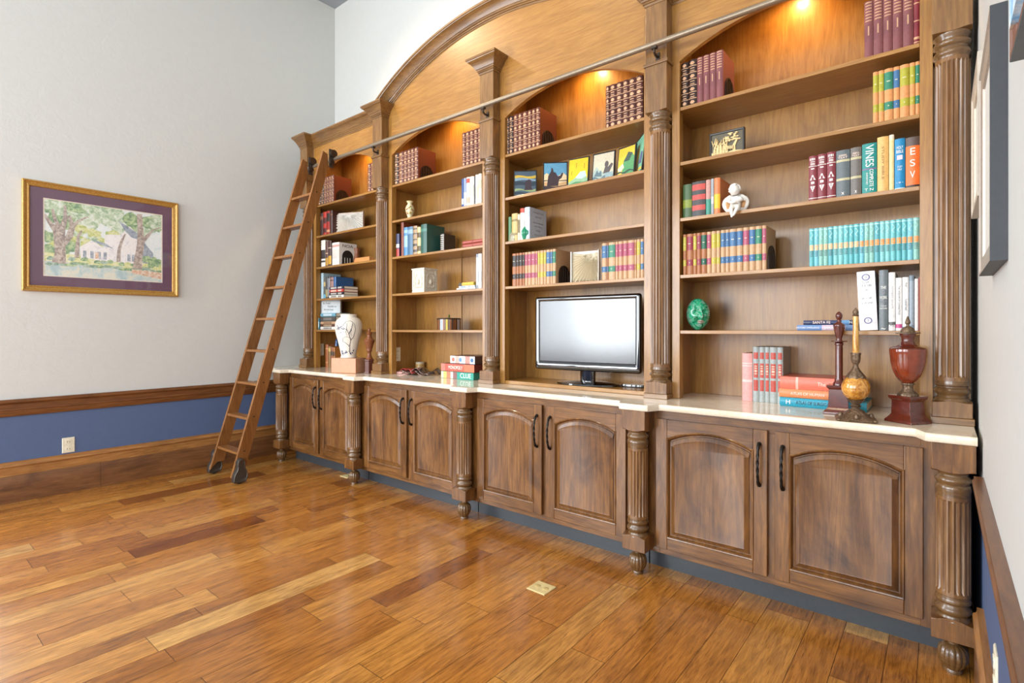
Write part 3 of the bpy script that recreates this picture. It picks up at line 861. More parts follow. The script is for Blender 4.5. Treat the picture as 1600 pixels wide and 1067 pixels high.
def make_book(x0, x1, yf, z0, h, style, cols, label, group, depth=0.20, lean=0.0, ns=1, rows=None, name='book', flat=False, bow=0.22, page=PAGES, cols_j=7):
    cols_j = 13 if style in (st_maroon, st_turq) else 9 if style is st_ornate else cols_j
    """Upright book, spine towards the room. Boards, rounded spine and page block in one mesh; colours in cols."""
    w = x1 - x0; cx = (x0 + x1) / 2
    mats = [c if not isinstance(c, str) else cloth(c) for c in cols] + [page]
    pm = len(mats) - 1
    mb = MB(); bt = min(0.0028, w * 0.16)
    nj = cols_j; rows = rows or 1
    B = min(0.007, w * bow)
    def y_sp(t): return -B * (1 - (2 * t - 1) ** 2)
    vs = []
    for i in range(rows + 1):
        for j in range(nj + 1):
            vs.append(mb.vert(-w / 2 + w * j / nj, y_sp(j / nj), h * i / rows))
    for i in range(rows):
        for j in range(nj):
            a = i * (nj + 1) + j
            mb.face((a, a + 1, a + nj + 2, a + nj + 1), style((i + 0.5) / rows, (j + 0.5) / nj) if style else 0)
    inner = []
    for i in (0, rows):                       # thickness of the spine
        pass
    mb.box(-w / 2, -w / 2 + bt, 0, depth, 0, h, 0); mb.box(w / 2 - bt, w / 2, 0, depth, 0, h, 0)
    mb.box(-w / 2 + bt, w / 2 - bt, 0.003, depth - 0.004, 0.003, h - 0.003, pm)
    # caps closing the spine curve
    top = [mb.vert(-w / 2 + w * j / nj, y_sp(j / nj), h) for j in range(nj + 1)] + [mb.vert(w / 2, 0.004, h), mb.vert(-w / 2, 0.004, h)]
    mb.face(top, 0)
    bot = [mb.vert(-w / 2 + w * j / nj, y_sp(j / nj), 0) for j in range(nj + 1)] + [mb.vert(w / 2, 0.004, 0), mb.vert(-w / 2, 0.004, 0)]
    mb.face(list(reversed(bot)), 0)
    o = mb.build(name, mats, None, smooth=35, local=True)
    o.location = (cx, yf, z0 + 0.0006); o.rotation_euler = (0, lean, 0)
    tag(o, label, 'book', group)
    return o
def flat_book(cx, yf, z0, L, th, depth, style, cols, label, group, rz=0.0, rows=60, page=PAGES):
    """Book lying flat with the spine towards the room: L along X, th thick."""
    mats = [c if not isinstance(c, str) else cloth(c) for c in cols] + [page]; pm = len(mats) - 1
    mb = MB(); bt = min(0.0028, th * 0.15)
    ni = rows; nj = 5
    B = min(0.006, th * 0.22)
    y_sp = lambda t: -B * (1 - (2 * t - 1) ** 2)
    for i in range(ni + 1):
        for j in range(nj + 1): mb.vert(-L / 2 + L * i / ni, y_sp(j / nj), th * j / nj)
    for i in range(ni):
        for j in range(nj):
            a = i * (nj + 1) + j
            mb.face((a, a + nj + 1, a + nj + 2, a + 1), style((i + 0.5) / ni, (j + 0.5) / nj) if style else 0)
    mb.box(-L / 2, L / 2, 0, depth, 0, bt, 0); mb.box(-L / 2, L / 2, 0, depth, th - bt, th, 0)
    mb.box(-L / 2 + 0.003, L / 2 - 0.003, 0.002, depth - 0.004, bt, th - bt, pm)
    for sx in (-L / 2, L / 2):
        ids = [mb.vert(sx, y_sp(j / nj), th * j / nj) for j in range(nj + 1)] + [mb.vert(sx, 0.003, th), mb.vert(sx, 0.003, 0)]
        mb.face(ids, 0)
    o = mb.build('book', mats, None, smooth=35, local=True)
    o.location = (cx, yf, z0 + 0.0006); o.rotation_euler = (0, 0, rz)
    return tag(o, label, 'book', group)

SHELF_NAME = ['lowest shelf', 'fourth shelf', 'third shelf', 'second shelf', 'top shelf']
def row(bay, sh, items, yf, landmark, from_right, group, depth=0.20, gap=0.0006, z=None):
    """items: (u left, u right, height, style, colours, rows, description). u are photo columns of the spine on the plane Y = yf."""
    n = len(items); out = []
    for k, (u0, u1, h, st, cols, rows, desc) in enumerate(items):
        x0, x1 = at(u0, 500, Y=yf).x, at(u1, 500, Y=yf).x
        num = n - k if from_right else k + 1
        x0, x1 = max(x0, PIER[bay] + 0.1085), min(x1, PIER[bay + 1] - 0.1085)
        where = (SHELF_NAME[sh] + ' of ' + BAY[bay]) if sh is not None else 'on counter in ' + BAY[bay]
        lab = f'{desc}, {ORD[num]} from {landmark}, {where}'
        out.append(make_book(x0 + gap, x1 - gap, yf, SHELF[sh] if z is None else z, h, st, cols, lab, group, depth, 0, rows=rows))
    return out
def bookend(x, y, z, bay, sh, h=0.135, d=0.135):
    """Black iron arch with upright bars standing against the last cover."""
    o_ = thing('bookend', (x, y, z), 'black arched iron bookend, ' + SHELF_NAME[sh] + ' of ' + BAY[bay], 'bookend', 'arched iron bookends')
    N = 20; r = d / 2
    def arch_loop(s): return [(y - r * s, z)] + [(y - r * s * cos(pi * k / N), z + (h - r) + r * s * sin(pi * k / N)) for k in range(N + 1)] + [(y + r * s, z)]
    mb = MB()
    mb.rings([[(x + dx, p[0], p[1] + 0.0005) for p in arch_loop(s)] for dx, s in ((0.0005, 1.0), (0.007, 1.0), (0.0075, 0.90), (0.004, 0.88))], True, 0, True, True)
    mb.build('arch_plate', M_IRON_DK, o_, smooth=30)
    mb = MB()
    for k in range(4):
        yy = y - r * 0.62 + r * 1.24 * k / 3
        zt = z + (h - r) + sqrt(max(0, (r * 0.86) ** 2 - (yy - y) ** 2))
        mb.box(x + 0.0042, x + 0.0085, yy - 0.006, yy + 0.006, z + 0.004, zt)
    mb.build('bars', M_IRON_DK, o_, smooth=0, bevel=0.001)
    return o_
M_IRON_DK = mat('bookend_iron', '#34261c', 0.4, 0.5)

YS = 2.950
ORN = ['#4a1f16', GOLD]; ORN2 = ['#5c2a1e', GOLD]; DK = ['#2a1512', GOLD]
PUR = ['#7d484a', GOLD]
def us(*b): return list(zip(b[:-1], b[1:]))

# -- bay of the ladder
G = 'gilt volumes on the top shelves'
its = [(u0, u1, 0.268, st_ornate, ORN2 if k > 1 else DK, 56, 'dark red gilt volume') for k, (u0, u1) in enumerate(us(497.5, 502, 506.2, 510.3, 514.2, 518, 521.6))]
row(0, 4, its, YS, 'bookend', True, G); x = at(521.6, 500, Y=YS).x; bookend(x, YS + 0.095, SHELF[4], 0, 4)
its = [(574.6, 579.3, 0.262, st_ornate, ORN2, 56, 'dark red gilt volume'), (579.5, 584.6, 0.262, st_ornate, ORN2, 56, 'dark red gilt volume')]
row(0, 4, its, YS, 'fluted column', True, G)
G = 'upright books in the ladder bay'
its = [(500, 504.9, 0.228, st_plain([(0.7, 0.85, 1)]), ['#3b1a16', '#7a4a30'], 20, 'dark brown book'), (505.1, 510.1, 0.232, st_plain([(0.5, 0.75, 1), (0.1, 0.3, 1)]), ['#b23126', '#4e1a18'], 20, 'bright red book'),
       (510.3, 515.2, 0.235, st_plain([(0.55, 0.9, 1), (0.12, 0.2, 2)]), ['#a02c26', '#2b2422', '#d09a70'], 20, 'red and black book'), (515.4, 519.6, 0.232, st_plain([(0.8, 0.86, 1)]), ['#46221a', '#7a4a30'], 20, 'brown book')]
row(0, 3, its, YS, 'side panel', False, G)
BK = {}
its = [(501.8, 508.3, 0.268, st_plain([(0.18, 0.22, 1), (0.3, 0.62, 1)]), ['#e6e2da', '#3a3434'], 30, 'tall white spined book'), (508.6, 512.6, 0.25, st_plain([(0.05, 0.35, 1), (0.5, 0.55, 2)]), ['#5e3f34', '#c8973e', '#d8b9a0'], 30, 'brown pictorial book'),
       (512.8, 517.6, 0.25, st_plain([(0.08, 0.4, 1), (0.7, 0.74, 2)]), ['#4a2f2a', '#d8a436', '#d8b9a0'], 30, 'dark pictorial book'),
       (519.0, 530.0, 0.222, st_plain([(0.80, 0.90, 1), (0.3, 0.7, 2)]), ['#e9e6df', '#c99c92', '#d9d4cc'], 30, 'white arch-covered book')]
BK['arch'] = row(0, 2, its, YS, 'side panel', False, G)[3]
its = [(501.0, 505.4, 0.265, None, ['#a9c4cf'], 1, 'tall pale blue binder'), (505.6, 508.6, 0.218, st_plain([(0.05, 0.2, 1), (0.6, 0.8, 2)]), ['#4a4a42', '#4fa0b8', '#b8a060'], 24, 'olive brown book'),
       (508.8, 511.8, 0.222, st_plain([(0.1, 0.4, 1)]), ['#33302e', '#9a8a52'], 24, 'black and gold book'), (512.0, 515.6, 0.224, st_plain([(0.1, 0.9, 1)]), ['#2c2a2c', '#8f9296'], 24, 'black book with grey spine'),
       (515.8, 521.2, 0.221, st_plain([(0.2, 0.8, 1), (0.85, 0.95, 1)]), ['#2a2427', '#a07a72'], 24, 'black book with pale lettering'), (521.4, 525.0, 0.214, None, ['#2a5f96'], 1, 'dark blue book')]
row(0, 1, its, YS + 0.03, 'side panel', False, G)
zst = SHELF[1]
for k, (c, cc) in enumerate([(['#e8e4dc', '#262a33'], 'white and black'), (['#26262c', '#d8d4cc', '#b23a2c'], 'black spined'), (['#b5382c', '#e8dccb'], 'red spined'), (['#2e3348', '#e6dfd4'], 'blue and white')]):
    th = 0.027
    flat_book(-4.617, 2.95, zst, 0.25, th, 0.16, st_script((0.12, 0.5, 1), (0.6, 0.85, 1)), c, f'{cc} flat book, {ORD[4 - k]} down in the four-book stack of the ladder bay', 'stack of four books in the ladder bay')
    zst += th + 0.001
its = [(495.6, 498.6, 0.118, st_plain([(0.2, 0.7, 1)]), ['#3e7f93', '#b7d3d6'], 20, 'short teal book')]
row(0, 0, its, YS, 'side panel', False, G, depth=0.15)
zst = SHELF[0]
for k, (c, th, cc) in enumerate([(['#e6e2da', '#4a3a34'], 0.030, 'white spined'), (['#5a3a2a', '#c8b090'], 0.024, 'brown spined'), (['#c9a27e', '#6a4a38'], 0.026, 'tan spined'), (['#4e4a46', '#8a857e'], 0.048, 'dark grey spined'), (['#6fa3b8', '#dfe8ea', '#2f6fae'], 0.034, 'pale blue spined')]):
    flat_book(-4.775, 2.955, zst, 0.27, th, 0.17, st_script((0.2, 0.75, 1)), c, f'{cc} flat book, {ORD[5 - k]} down in the stack beneath the field guide', 'stack of flat books in the ladder bay')
    zst += th + 0.001
STACK_TOP = zst
its = [(506.9, 512.6, 0.235, st_plain([(0.8, 0.83, 1), (0.2, 0.23, 1)]), ['#a8633a', '#d8a870'], 30, 'tall tan leather book'), (513.0, 516.4, 0.218, st_plain([(0.75, 0.9, 1)]), ['#8a6a3a', '#c8a860'], 24, 'olive gilt book'),
       (516.7, 519.8, 0.212, st_plain([(0.6, 0.8, 1)]), ['#9c5a34', '#4a3a2a'], 24, 'brown leather book'), (520.1, 523.2, 0.208, st_plain([(0.6, 0.8, 1)]), ['#b07238', '#5a3a22'], 24, 'ochre leather book')]
row(0, None, its, 3.03, 'outlet', False, 'leather books behind the vase', depth=0.18, z=CT)

# -- bay of the board games
G = 'gilt volumes on the top shelves'
its = [(u0, u1, 0.272, st_ornate, ORN2 if k > 0 else DK, 56, 'dark red gilt volume') for k, (u0, u1) in enumerate(us(616.3, 622.9, 630.8, 636.4, 642.1, 647.3, 653.3))]
row(1, 4, its, YS, 'bookend', True, G); bookend(at(653.3, 500, Y=YS).x, YS + 0.095, SHELF[4], 1, 4)
its = [(u0, u1, 0.262, st_ornate, ORN2, 56, 'dark red gilt volume') for (u0, u1) in us(722.2, 727.6, 733.9, 740.4, 746.7, 752.6)]
row(1, 4, its, YS, 'fluted column', True, G)
G = 'upright books in the board game bay'
its = [(721.3, 724.4, 0.219, st_plain([(0.1, 0.3, 1)]), ['#2f4f8a', '#c8d0e0'], 20, 'dark blue slim book'), (724.6, 728.6, 0.221, st_plain([(0.05, 0.5, 1)]), ['#8f9fc4', '#d8dcec'], 20, 'periwinkle blue book'),
       (728.8, 734.0, 0.222, st_plain([(0.82, 0.96, 1), (0.1, 0.3, 2)]), ['#eadfca', '#c04a3a', '#c8a890'], 20, 'cream book with red top'), (734.2, 740.6, 0.220, st_plain([(0.3, 0.7, 1)]), ['#efeae0', '#cfc4b4'], 20, 'white book'),
       (740.8, 742.6, 0.215, None, ['#3a3f4a'], 1, 'thin charcoal book'), (742.8, 747.4, 0.224, st_plain([(0.2, 0.6, 1)]), ['#f0ead9', '#d6cbb4'], 20, 'ivory book'), (747.6, 752.6, 0.226, st_plain([(0.5, 0.8, 1)]), ['#ece3cc', '#d2c5aa'], 20, 'cream book')]
row(1, 3, its, YS, 'fluted column', True, G)
its = [(619.0, 624.0, 0.200, st_plain([(0.0, 0.35, 1), (0.4, 0.55, 2)]), ['#2d3258', '#a8342e', '#d8d0c8'], 20, 'navy and red short book'), (626.6, 630.9, 0.290, None, ['#7c3a22'], 1, 'very tall russet book'),
       (631.2, 636.9, 0.243, st_plain([(0.8, 0.9, 1), (0.3, 0.7, 1)]), ['#4d86b8', '#8fb6d6'], 20, 'sky blue book'), (637.1, 645.2, 0.241, st_plain([(0.75, 0.9, 1)]), ['#4c6f8c', '#86a4b8'], 20, 'slate blue book'),
       (645.5, 652.0, 0.240, st_plain([(0.1, 0.16, 1), (0.3, 0.36, 1), (0.5, 0.56, 1), (0.7, 0.76, 1), (0.88, 0.92, 1)]), ['#a58a6a', '#4a4036'], 24, 'mottled tan book'), (652.3, 657.3, 0.224, st_plain([(0.1, 0.3, 1), (0.6, 0.8, 1)]), ['#e0cf8e', '#5a4a2a'], 20, 'pale yellow book'),
       (657.6, 667.0, 0.241, st_plain([(0.75, 0.85, 1)]), ['#2f5a50', '#487a6c'], 20, 'dark green book')]
row(1, 2, its, YS, 'side panel', False, G)
row(1, 2, [(688.0, 693.8, 0.165, st_plain([(k / 10, k / 10 + 0.05, 1) for k in range(1, 10)]), ['#3a302c', '#d8cfc0'], 40, 'dark spotted book behind the green one')], 3.06, 'column', True, G, depth=0.13)
xl, xr = at(722.5, 500, Y=YS).x, PIER[2] - 0.11
for k in range(2):
    flat_book((xl + xr) / 2 + 0.002, YS, SHELF[2] + 0.027 * k, xr - xl, 0.026, 0.17, st_script((0.06, 0.45, 1), (0.52, 0.95, 1)), ['#8c3a2e', '#b0584a'],
              'red flat book, ' + ('lower' if k == 0 else 'upper') + ' of two on third shelf of the board game bay', 'flat red books')
its = [(743.8, 747.2, 0.262, st_plain([(0.1, 0.9, 1)]), ['#8b93a0', '#c8ccd4'], 20, 'grey upright book'), (747.4, 752.6, 0.262, st_plain([(0.2, 0.5, 1)]), ['#eceae6', '#c8ccd4'], 20, 'white upright book')]
row(1, 1, its, YS, 'fluted column', True, G)
zst = SHELF[1]
for k, (c, L, xc, cc) in enumerate([(['#dfe4ea', '#7d9ac4'], 0.20, -2.86, 'white and blue'), (['#c9d3e0', '#4a6fa8'], 0.17, -2.85, 'pale blue')]):
    flat_book(xc, YS + 0.005, zst, L, 0.014, 0.16, st_script((0.1, 0.4, 1), (0.6, 0.7, 1)), c, f'{cc} thin flat book under the yellow roll, {"lower" if k == 0 else "upper"} of two', 'thin flat books'); zst += 0.015
ROLL_Z = zst

# -- bay of the television
G = 'gilt volumes on the top shelves'
its = [(u0, u1, 0.272, st_ornate, ORN2 if k > 1 else DK, 56, 'dark red gilt volume') for k, (u0, u1) in enumerate(us(790.8, 795.4, 802.2, 809.4, 816.2, 824.6, 831.1, 837.2, 843.9))]
row(2, 4, its, YS, 'bookend', True, G); bookend(at(843.9, 500, Y=YS).x, YS + 0.095, SHELF[4], 2, 4)
its = [(u0, u1, 0.268, st_ornate, ORN, 56, 'dark brown gilt volume') for (u0, u1) in us(946.5, 952.9, 962.7, 972.9, 982.5, 993.3, 1004.6)]
row(2, 4, its, YS + 0.01, 'fluted column', True, G)
G = 'upright books in the television bay'
its = [(794.2, 799.4, 0.178, None, ['#4f7f58'], 1, 'green book'), (799.6, 808.6, 0.197, st_plain([(0.7, 0.8, 1), (0.2, 0.3, 1)]), ['#c2a86a', '#8a7440'], 24, 'straw coloured book'), (808.8, 812.4, 0.186, st_plain([(0.3, 0.8, 1)]), ['#ddd2b4', '#7a6a48'], 24, 'narrow cream book'),
       (812.7, 819.6, 0.224, st_plain([(0.86, 1.0, 1), (0.4, 0.6, 2)]), ['#eeeae2', '#b8432f', '#d4cabc'], 28, 'white book with red top'), (819.9, 827.8, 0.226, st_plain([(0.3, 0.7, 1)]), ['#b4c2d2', '#c8d4e0'], 20, 'pale blue grey book with printed cover')]
BK['grey'] = row(2, 2, its, YS, 'side panel', False, G)[4]
TAN = '#c29a72'; ORG = '#a5683e'
BLU, GRN, PNK, YEL, BLK = '#3f6c98', '#2f7d62', '#a8506a', '#b8ac3e', '#2c2422'
LW = mat('label_gilt', '#cfc6a4', 0.5)
lab = lambda c, base=TAN: (st_label, [base, c, LW], 60)
seq = [(800.4, 806.7, BLK, ORG, 'black labelled brown book'), (806.9, 810.8, BLK, ORG, 'black labelled brown book'), (811, 816.2, BLK, ORG, 'black labelled brown book'), (816.4, 819.8, BLK, ORG, 'black labelled brown book'),
       (820.2, 824.6, PNK, TAN, 'rose labelled tan book'), (824.8, 830, PNK, TAN, 'rose labelled tan book'), (830.2, 836.4, PNK, TAN, 'rose labelled tan book'), (836.6, 840, PNK, TAN, 'rose labelled tan book'),
       (840.2, 843.7, YEL, TAN, 'yellow labelled tan book'), (843.9, 849.5, YEL, TAN, 'yellow labelled tan book'), (849.7, 853.4, YEL, TAN, 'yellow labelled tan book'),
       (853.6, 859.8, BLU, TAN, 'blue labelled tan book'), (860, 863.1, BLU, TAN, 'blue labelled tan book'), (863.3, 868.5, GRN, TAN, 'green labelled tan book')]
mk = lambda sq, h: [(a, b, h, *lab(c, bs), d) for a, b, c, bs, d in sq]
G2 = 'labelled tan books'
row(2, 1, mk(seq, 0.232), YS, 'bookend', True, G2); bookend(at(868.5, 500, Y=YS).x, YS + 0.095, SHELF[1], 2, 1, 0.128, 0.13)
seq = [(940.5, 948.2, BLU, TAN, 'blue labelled tan book'), (948.4, 950.6, BLU, ORG, 'thin blue labelled book'), (950.8, 961.3, GRN, TAN, 'thick green labelled tan book'), (961.6, 966.1, PNK, TAN, 'rose labelled tan book'), (966.3, 973.2, PNK, TAN, 'rose labelled tan book'),
       (973.4, 980.8, PNK, TAN, 'rose labelled tan book'), (981.0, 991.0, PNK, TAN, 'thick rose labelled tan book'), (991.3, 994.6, ORG, TAN, 'thin tan book'), (994.8, 1000.6, YEL, TAN, 'yellow labelled tan book'), (1000.8, 1006.0, BLU, TAN, 'blue labelled tan book')]
row(2, 1, mk(seq, 0.232), YS, 'fluted column', True, G2)
bookend(at(940.5, 500, Y=YS).x - 0.010, YS + 0.11, SHELF[1], 2, 1, 0.128, 0.13)['label'] = 'black arched iron bookend beside the folded page book, fourth shelf of television bay'

# -- bay of the candle lamp
G = 'gilt volumes on the top shelves'
its = [(1063.6, 1075.4, 0.252, st_ornate, DK, 56, 'dark brown gilt volume'), (1075.6, 1088.7, 0.256, st_ornate, DK, 56, 'dark brown gilt volume'), (1088.9, 1098.4, 0.256, st_purple, PUR, 56, 'plum volume'), (1098.6, 1108.6, 0.257, st_purple, PUR, 56, 'plum volume'),
       (1108.8, 1118.7, 0.258, st_purple, PUR, 56, 'plum volume'), (1118.9, 1130, 0.259, st_purple, PUR, 56, 'plum volume')]
bs = row(3, 4, its, YS, 'bookend', True, G); bookend(at(1130, 500, Y=YS).x, YS + 0.095, SHELF[4], 3, 4)
its = [(a, b, 0.262, st_purple, PUR, 56, 'plum volume') for a, b in us(1350.3, 1364.5, 1379.8, 1394.5, 1410.5, 1427.2)] + [(1427.4, 1441, 0.262, st_plain([(0.04, 0.06, 1), (0.1, 0.14, 1), (0.4, 0.43, 1), (0.7, 0.72, 1)]), ['#7d2a33', GOLD], 50, 'crimson volume')]
row(3, 4, its, YS, 'fluted column', True, G)
ORB = '#d4935a'; YG = '#a8a432'
seq = [(1363.8, 1372.2, YG, ORB, 'yellow green labelled orange book'), (1372.4, 1381.2, YG, ORB, 'yellow green labelled orange book'), (1381.4, 1395.6, GRN, ORB, 'green labelled orange book'), (1395.8, 1405.7, BLU, ORB, 'blue labelled orange book'),
       (1405.9, 1420.8, YG, ORB, 'thick yellow green labelled orange book'), (1421, 1430, YG, ORB, 'yellow green labelled orange book'), (1430.2, 1441, GRN, ORB, 'green labelled orange book')]
row(3, 3, mk(seq, 0.238), YS, 'fluted column', True, 'labelled orange books')
G = 'upright books in the candle lamp bay'
its = [(1067, 1081, 0.188, st_plain([(0.3, 0.55, 1)]), ['#3f5a34', '#7d8a2c'], 24, 'dark green book'), (1081.3, 1102.4, 0.194, st_plain([(0.18, 0.32, 1), (0.48, 0.62, 1), (0.76, 0.92, 1)]), ['#33302f', '#b83f32'], 40, 'thick black book with red bands'),
       (1102.8, 1110.8, 0.194, st_plain([(0.45, 1.0, 1)]), ['#3f8a78', '#b98a80'], 20, 'teal and rose book'), (1111, 1115.5, 0.196, st_plain([(0.3, 0.5, 1)]), ['#9aa2a8', '#c4c8cc'], 20, 'thin grey book'), (1115.7, 1125.4, 0.196, st_plain([(0.15, 0.55, 1)]), ['#d07a4a', '#e0b32e'], 20, 'orange book with yellow band')]
row(3, 2, its, YS, 'side panel', False, G)
W = 'lettering_white'; M_WHITE = mat('lettering_white', '#f2efe8', 0.5)
its = [(1263.5, 1277, 0.220, st_maroon, ['#7d2f38', M_WHITE], 80, 'maroon book with white emblems'), (1277.3, 1291.6, 0.222, st_maroon, ['#7d2f38', M_WHITE], 80, 'maroon book with white emblems'), (1291.8, 1306, 0.224, st_maroon, ['#7d2f38', M_WHITE], 80, 'maroon book with white emblems'),
       (1306.4, 1328.2, 0.222, st_plain([(0.76, 0.80, 1), (0.36, 0.39, 1)]), ['#5b6468', '#b8b08a'], 40, 'blue grey book'), (1328.8, 1346.3, 0.224, st_plain([(0.76, 0.80, 1), (0.36, 0.39, 1)]), ['#6a645f', '#b8b08a'], 40, 'brown grey book'),
       (1346.8, 1370.2, 0.231, st_plain([(0.475, 0.51, 1)]), ['#16857f', '#7a5a8a'], 40, 'teal dictionary with white lettering'), (1370.6, 1388.6, 0.250, st_plain([(0.9, 0.92, 1)]), ['#dcae66', '#c8964e'], 24, 'wide tan book'), (1389.0, 1397.2, 0.252, st_plain([(0.9, 1, 1)]), ['#e6cf94', '#d8cdb8'], 24, 'narrow cream yellow book'),
       (1397.6, 1414.4, 0.227, st_plain([(0.0, 0.03, 1)]), ['#1481b4', '#cfe2ea'], 40, 'bright blue book'), (1414.8, 1441.5, 0.224, st_plain([(0.0, 0.04, 1), (0.82, 1.0, 2)]), ['#e8702e', '#3a2a24', '#5a4a44'], 40, 'wide orange book with white letters')]
r = row(3, 2, its, YS, 'fluted column', True, G)
BK['vines'], BK['tan'], BK['blue'], BK['orange'] = r[5], r[6], r[8], r[9]; BK['g1'], BK['g2'] = r[3], r[4]
b16 = [(1067.2, 1072.4, YEL, ORG), (1072.7, 1082.9, '#8c2a3c', ORG), (1083.1, 1088.4, YEL, ORG), (1088.6, 1095.3, '#93384a', ORG), (1095.5, 1104.2, '#1f5a44', ORG), (1104.5, 1111.1, PNK, TAN), (1111.4, 1119.2, YEL, TAN), (1119.4, 1125.3, YEL, TAN),
       (1126, 1133.2, BLU, TAN), (1133.4, 1139.7, BLU, TAN), (1139.9, 1150.8, BLU, TAN), (1151, 1160.6, BLU, TAN), (1161, 1170.3, PNK, TAN), (1170.6, 1180.1, BLU, TAN), (1180.3, 1190.4, GRN, TAN), (1190.7, 1197.4, PNK, TAN)]
CN = {YEL: 'yellow', '#8c2a3c': 'crimson', '#93384a': 'crimson', '#1f5a44': 'dark green', PNK: 'rose', BLU: 'blue', GRN: 'green'}
row(3, 1, mk([(a, b, c, bs_, CN[c] + ' labelled tan book') for a, b, c, bs_ in b16], 0.229), YS, 'bookend', True, G2); bookend(at(1197.4, 500, Y=YS).x, YS + 0.095, SHELF[1], 3, 1, 0.135, 0.14)
tq = [1264.3, 1272, 1279.2, 1286.4, 1293.8, 1301.9, 1309.7, 1317.9, 1326.2, 1334, 1342.7, 1350.3, 1358.1, 1366, 1374.6, 1382.9, 1391.1, 1400, 1408.7, 1417.3, 1426.8, 1436.1, 1441.5]
TQ = ['#5aaeb4', '#68b8bc', '#7cc2c4', '#58a6b0', '#86bdb2', '#72bccc']
its = [(a, b, 0.186 + 0.0015 * R.random(), st_turq, [TQ[(k * 5 + k // 3) % 6], '#e39a5e' if k > 9 else '#e0b88e', '#3b5558', '#a5d8d8'], 62, 'turquoise volume with peach band') for k, (a, b) in enumerate(us(*tq))]
row(3, 1, its, YS, 'fluted column', True, 'turquoise volumes')
its = [(1373.2, 1387.8, 0.277, None, ['#6c7478'], 1, 'dark grey book with white title'), (1388.3, 1399, 0.264, st_plain([(0.1, 0.14, 1)]), ['#eceae8', '#6a6a6a'], 40, 'white book'), (1399.4, 1409.6, 0.238, st_plain([(0.04, 0.12, 1)]), ['#efedea', '#c8508a'], 40, 'white book with pink mark'),
       (1409.9, 1420, 0.239, st_plain([(0.04, 0.07, 1)]), ['#efeeee', '#8a8ab8'], 40, 'white book with dark lettering'), (1420.3, 1428.8, 0.246, st_plain([(0.1, 0.9, 1)]), ['#71808c', '#8f9ba6'], 20, 'steel grey book'), (1429, 1435.2, 0.230, None, ['#e9e2df'], 1, 'thin white book'),
       (1435.5, 1441.5, 0.236, None, ['#b0453f'], 1, 'thin red book')]
r = row(3, 0, its, YS, 'fluted column', True, G)
BK['work'], BK['w2'], BK['w3'], BK['w4'] = r[0], r[1], r[2], r[3]
xw = at(1375 - 0.4, 500, Y=YS).x
wb_ = make_book(xw - 0.073, xw - 0.003, YS, SHELF[0], 0.274, st_plain([]), ['#f0eef0'], 'thick white leaning book with round purple emblems, lowest shelf of candle lamp bay', G, 0.2, lean=0.0, rows=1)
wb_.rotation_euler = (0, radians(-2.6), 0); wb_.location.x -= 0.004; wb_.location.z += 0.0018
BK['white'] = wb_
xl, xr = at(1245.8, 519, Y=YS).x, wb_.location.x - 0.040
o1 = flat_book((xl + xr) / 2, YS, SHELF[0], xr - xl, 0.027, 0.19, st_plain([(0.42, 0.8, 1)]), ['#6f8fc0', '#c9b7c6'], 'light blue flat book beneath the navy one, lowest shelf of candle lamp bay', 'flat books in the candle lamp bay')
o2 = flat_book((xl + xr) / 2 + 0.012, YS + 0.004, SHELF[0] + 0.028, xr - xl - 0.03, 0.022, 0.18, st_plain([(0.72, 0.85, 1)]), ['#27365c', '#6fa0d0'], 'navy flat book on top of the light blue one, lowest shelf of candle lamp bay', 'flat books in the candle lamp bay')
BK['sky'], BK['navy'] = o1, o2
# counter of the candle lamp bay
yc = 3.065
its = [(1159.6, 1175.8, 0.262, st_plain([(0.78, 0.8, 1), (0.72, 0.74, 1), (0.4, 0.46, 1)]), ['#e3a09a', '#eec4be'], 40, 'pink hardback')]
row(3, None, its, yc, 'side panel', False, 'books standing on the counter', z=CT)
its = [(a, b, 0.298, st_redpanel, ['#a3aaa8', '#bb4a3c', '#e0b9a0'], 50, 'grey hardback with red panels') for a, b in us(1176.2, 1186.3, 1195.1, 1202.7, 1214.3, 1223.6)]
row(3, None, its, yc, 'flat book stack', True, 'grey and red hardbacks', z=CT)
zz = CT
for k, (c, th, xa_, xb_, yf_, d, lb) in enumerate([(['#2a96b0', '#e9f0f0'], 0.044, -0.650, -0.275, 2.992, 0.27, 'turquoise atlas at the bottom of the flat stack behind the candle lamp'),
                                                  (['#e08a5a', '#f0c09a'], 0.042, -0.655, -0.335, 3.00, 0.25, 'orange hardback in the middle of the flat stack'),
                                                  (['#e0745c', '#eeb4a2'], 0.062, -0.650, -0.315, 3.00, 0.25, 'coral hardback on top of the flat stack on the counter')]):
    o = flat_book((xa_ + xb_) / 2, yf_, zz, xb_ - xa_, th, d, None if k == 0 else st_plain([(0.22, 0.25, 1)] if k == 2 else []), c, lb, 'flat stack on the counter')
    BK['atlas%d' % k] = o; zz += th + 0.001

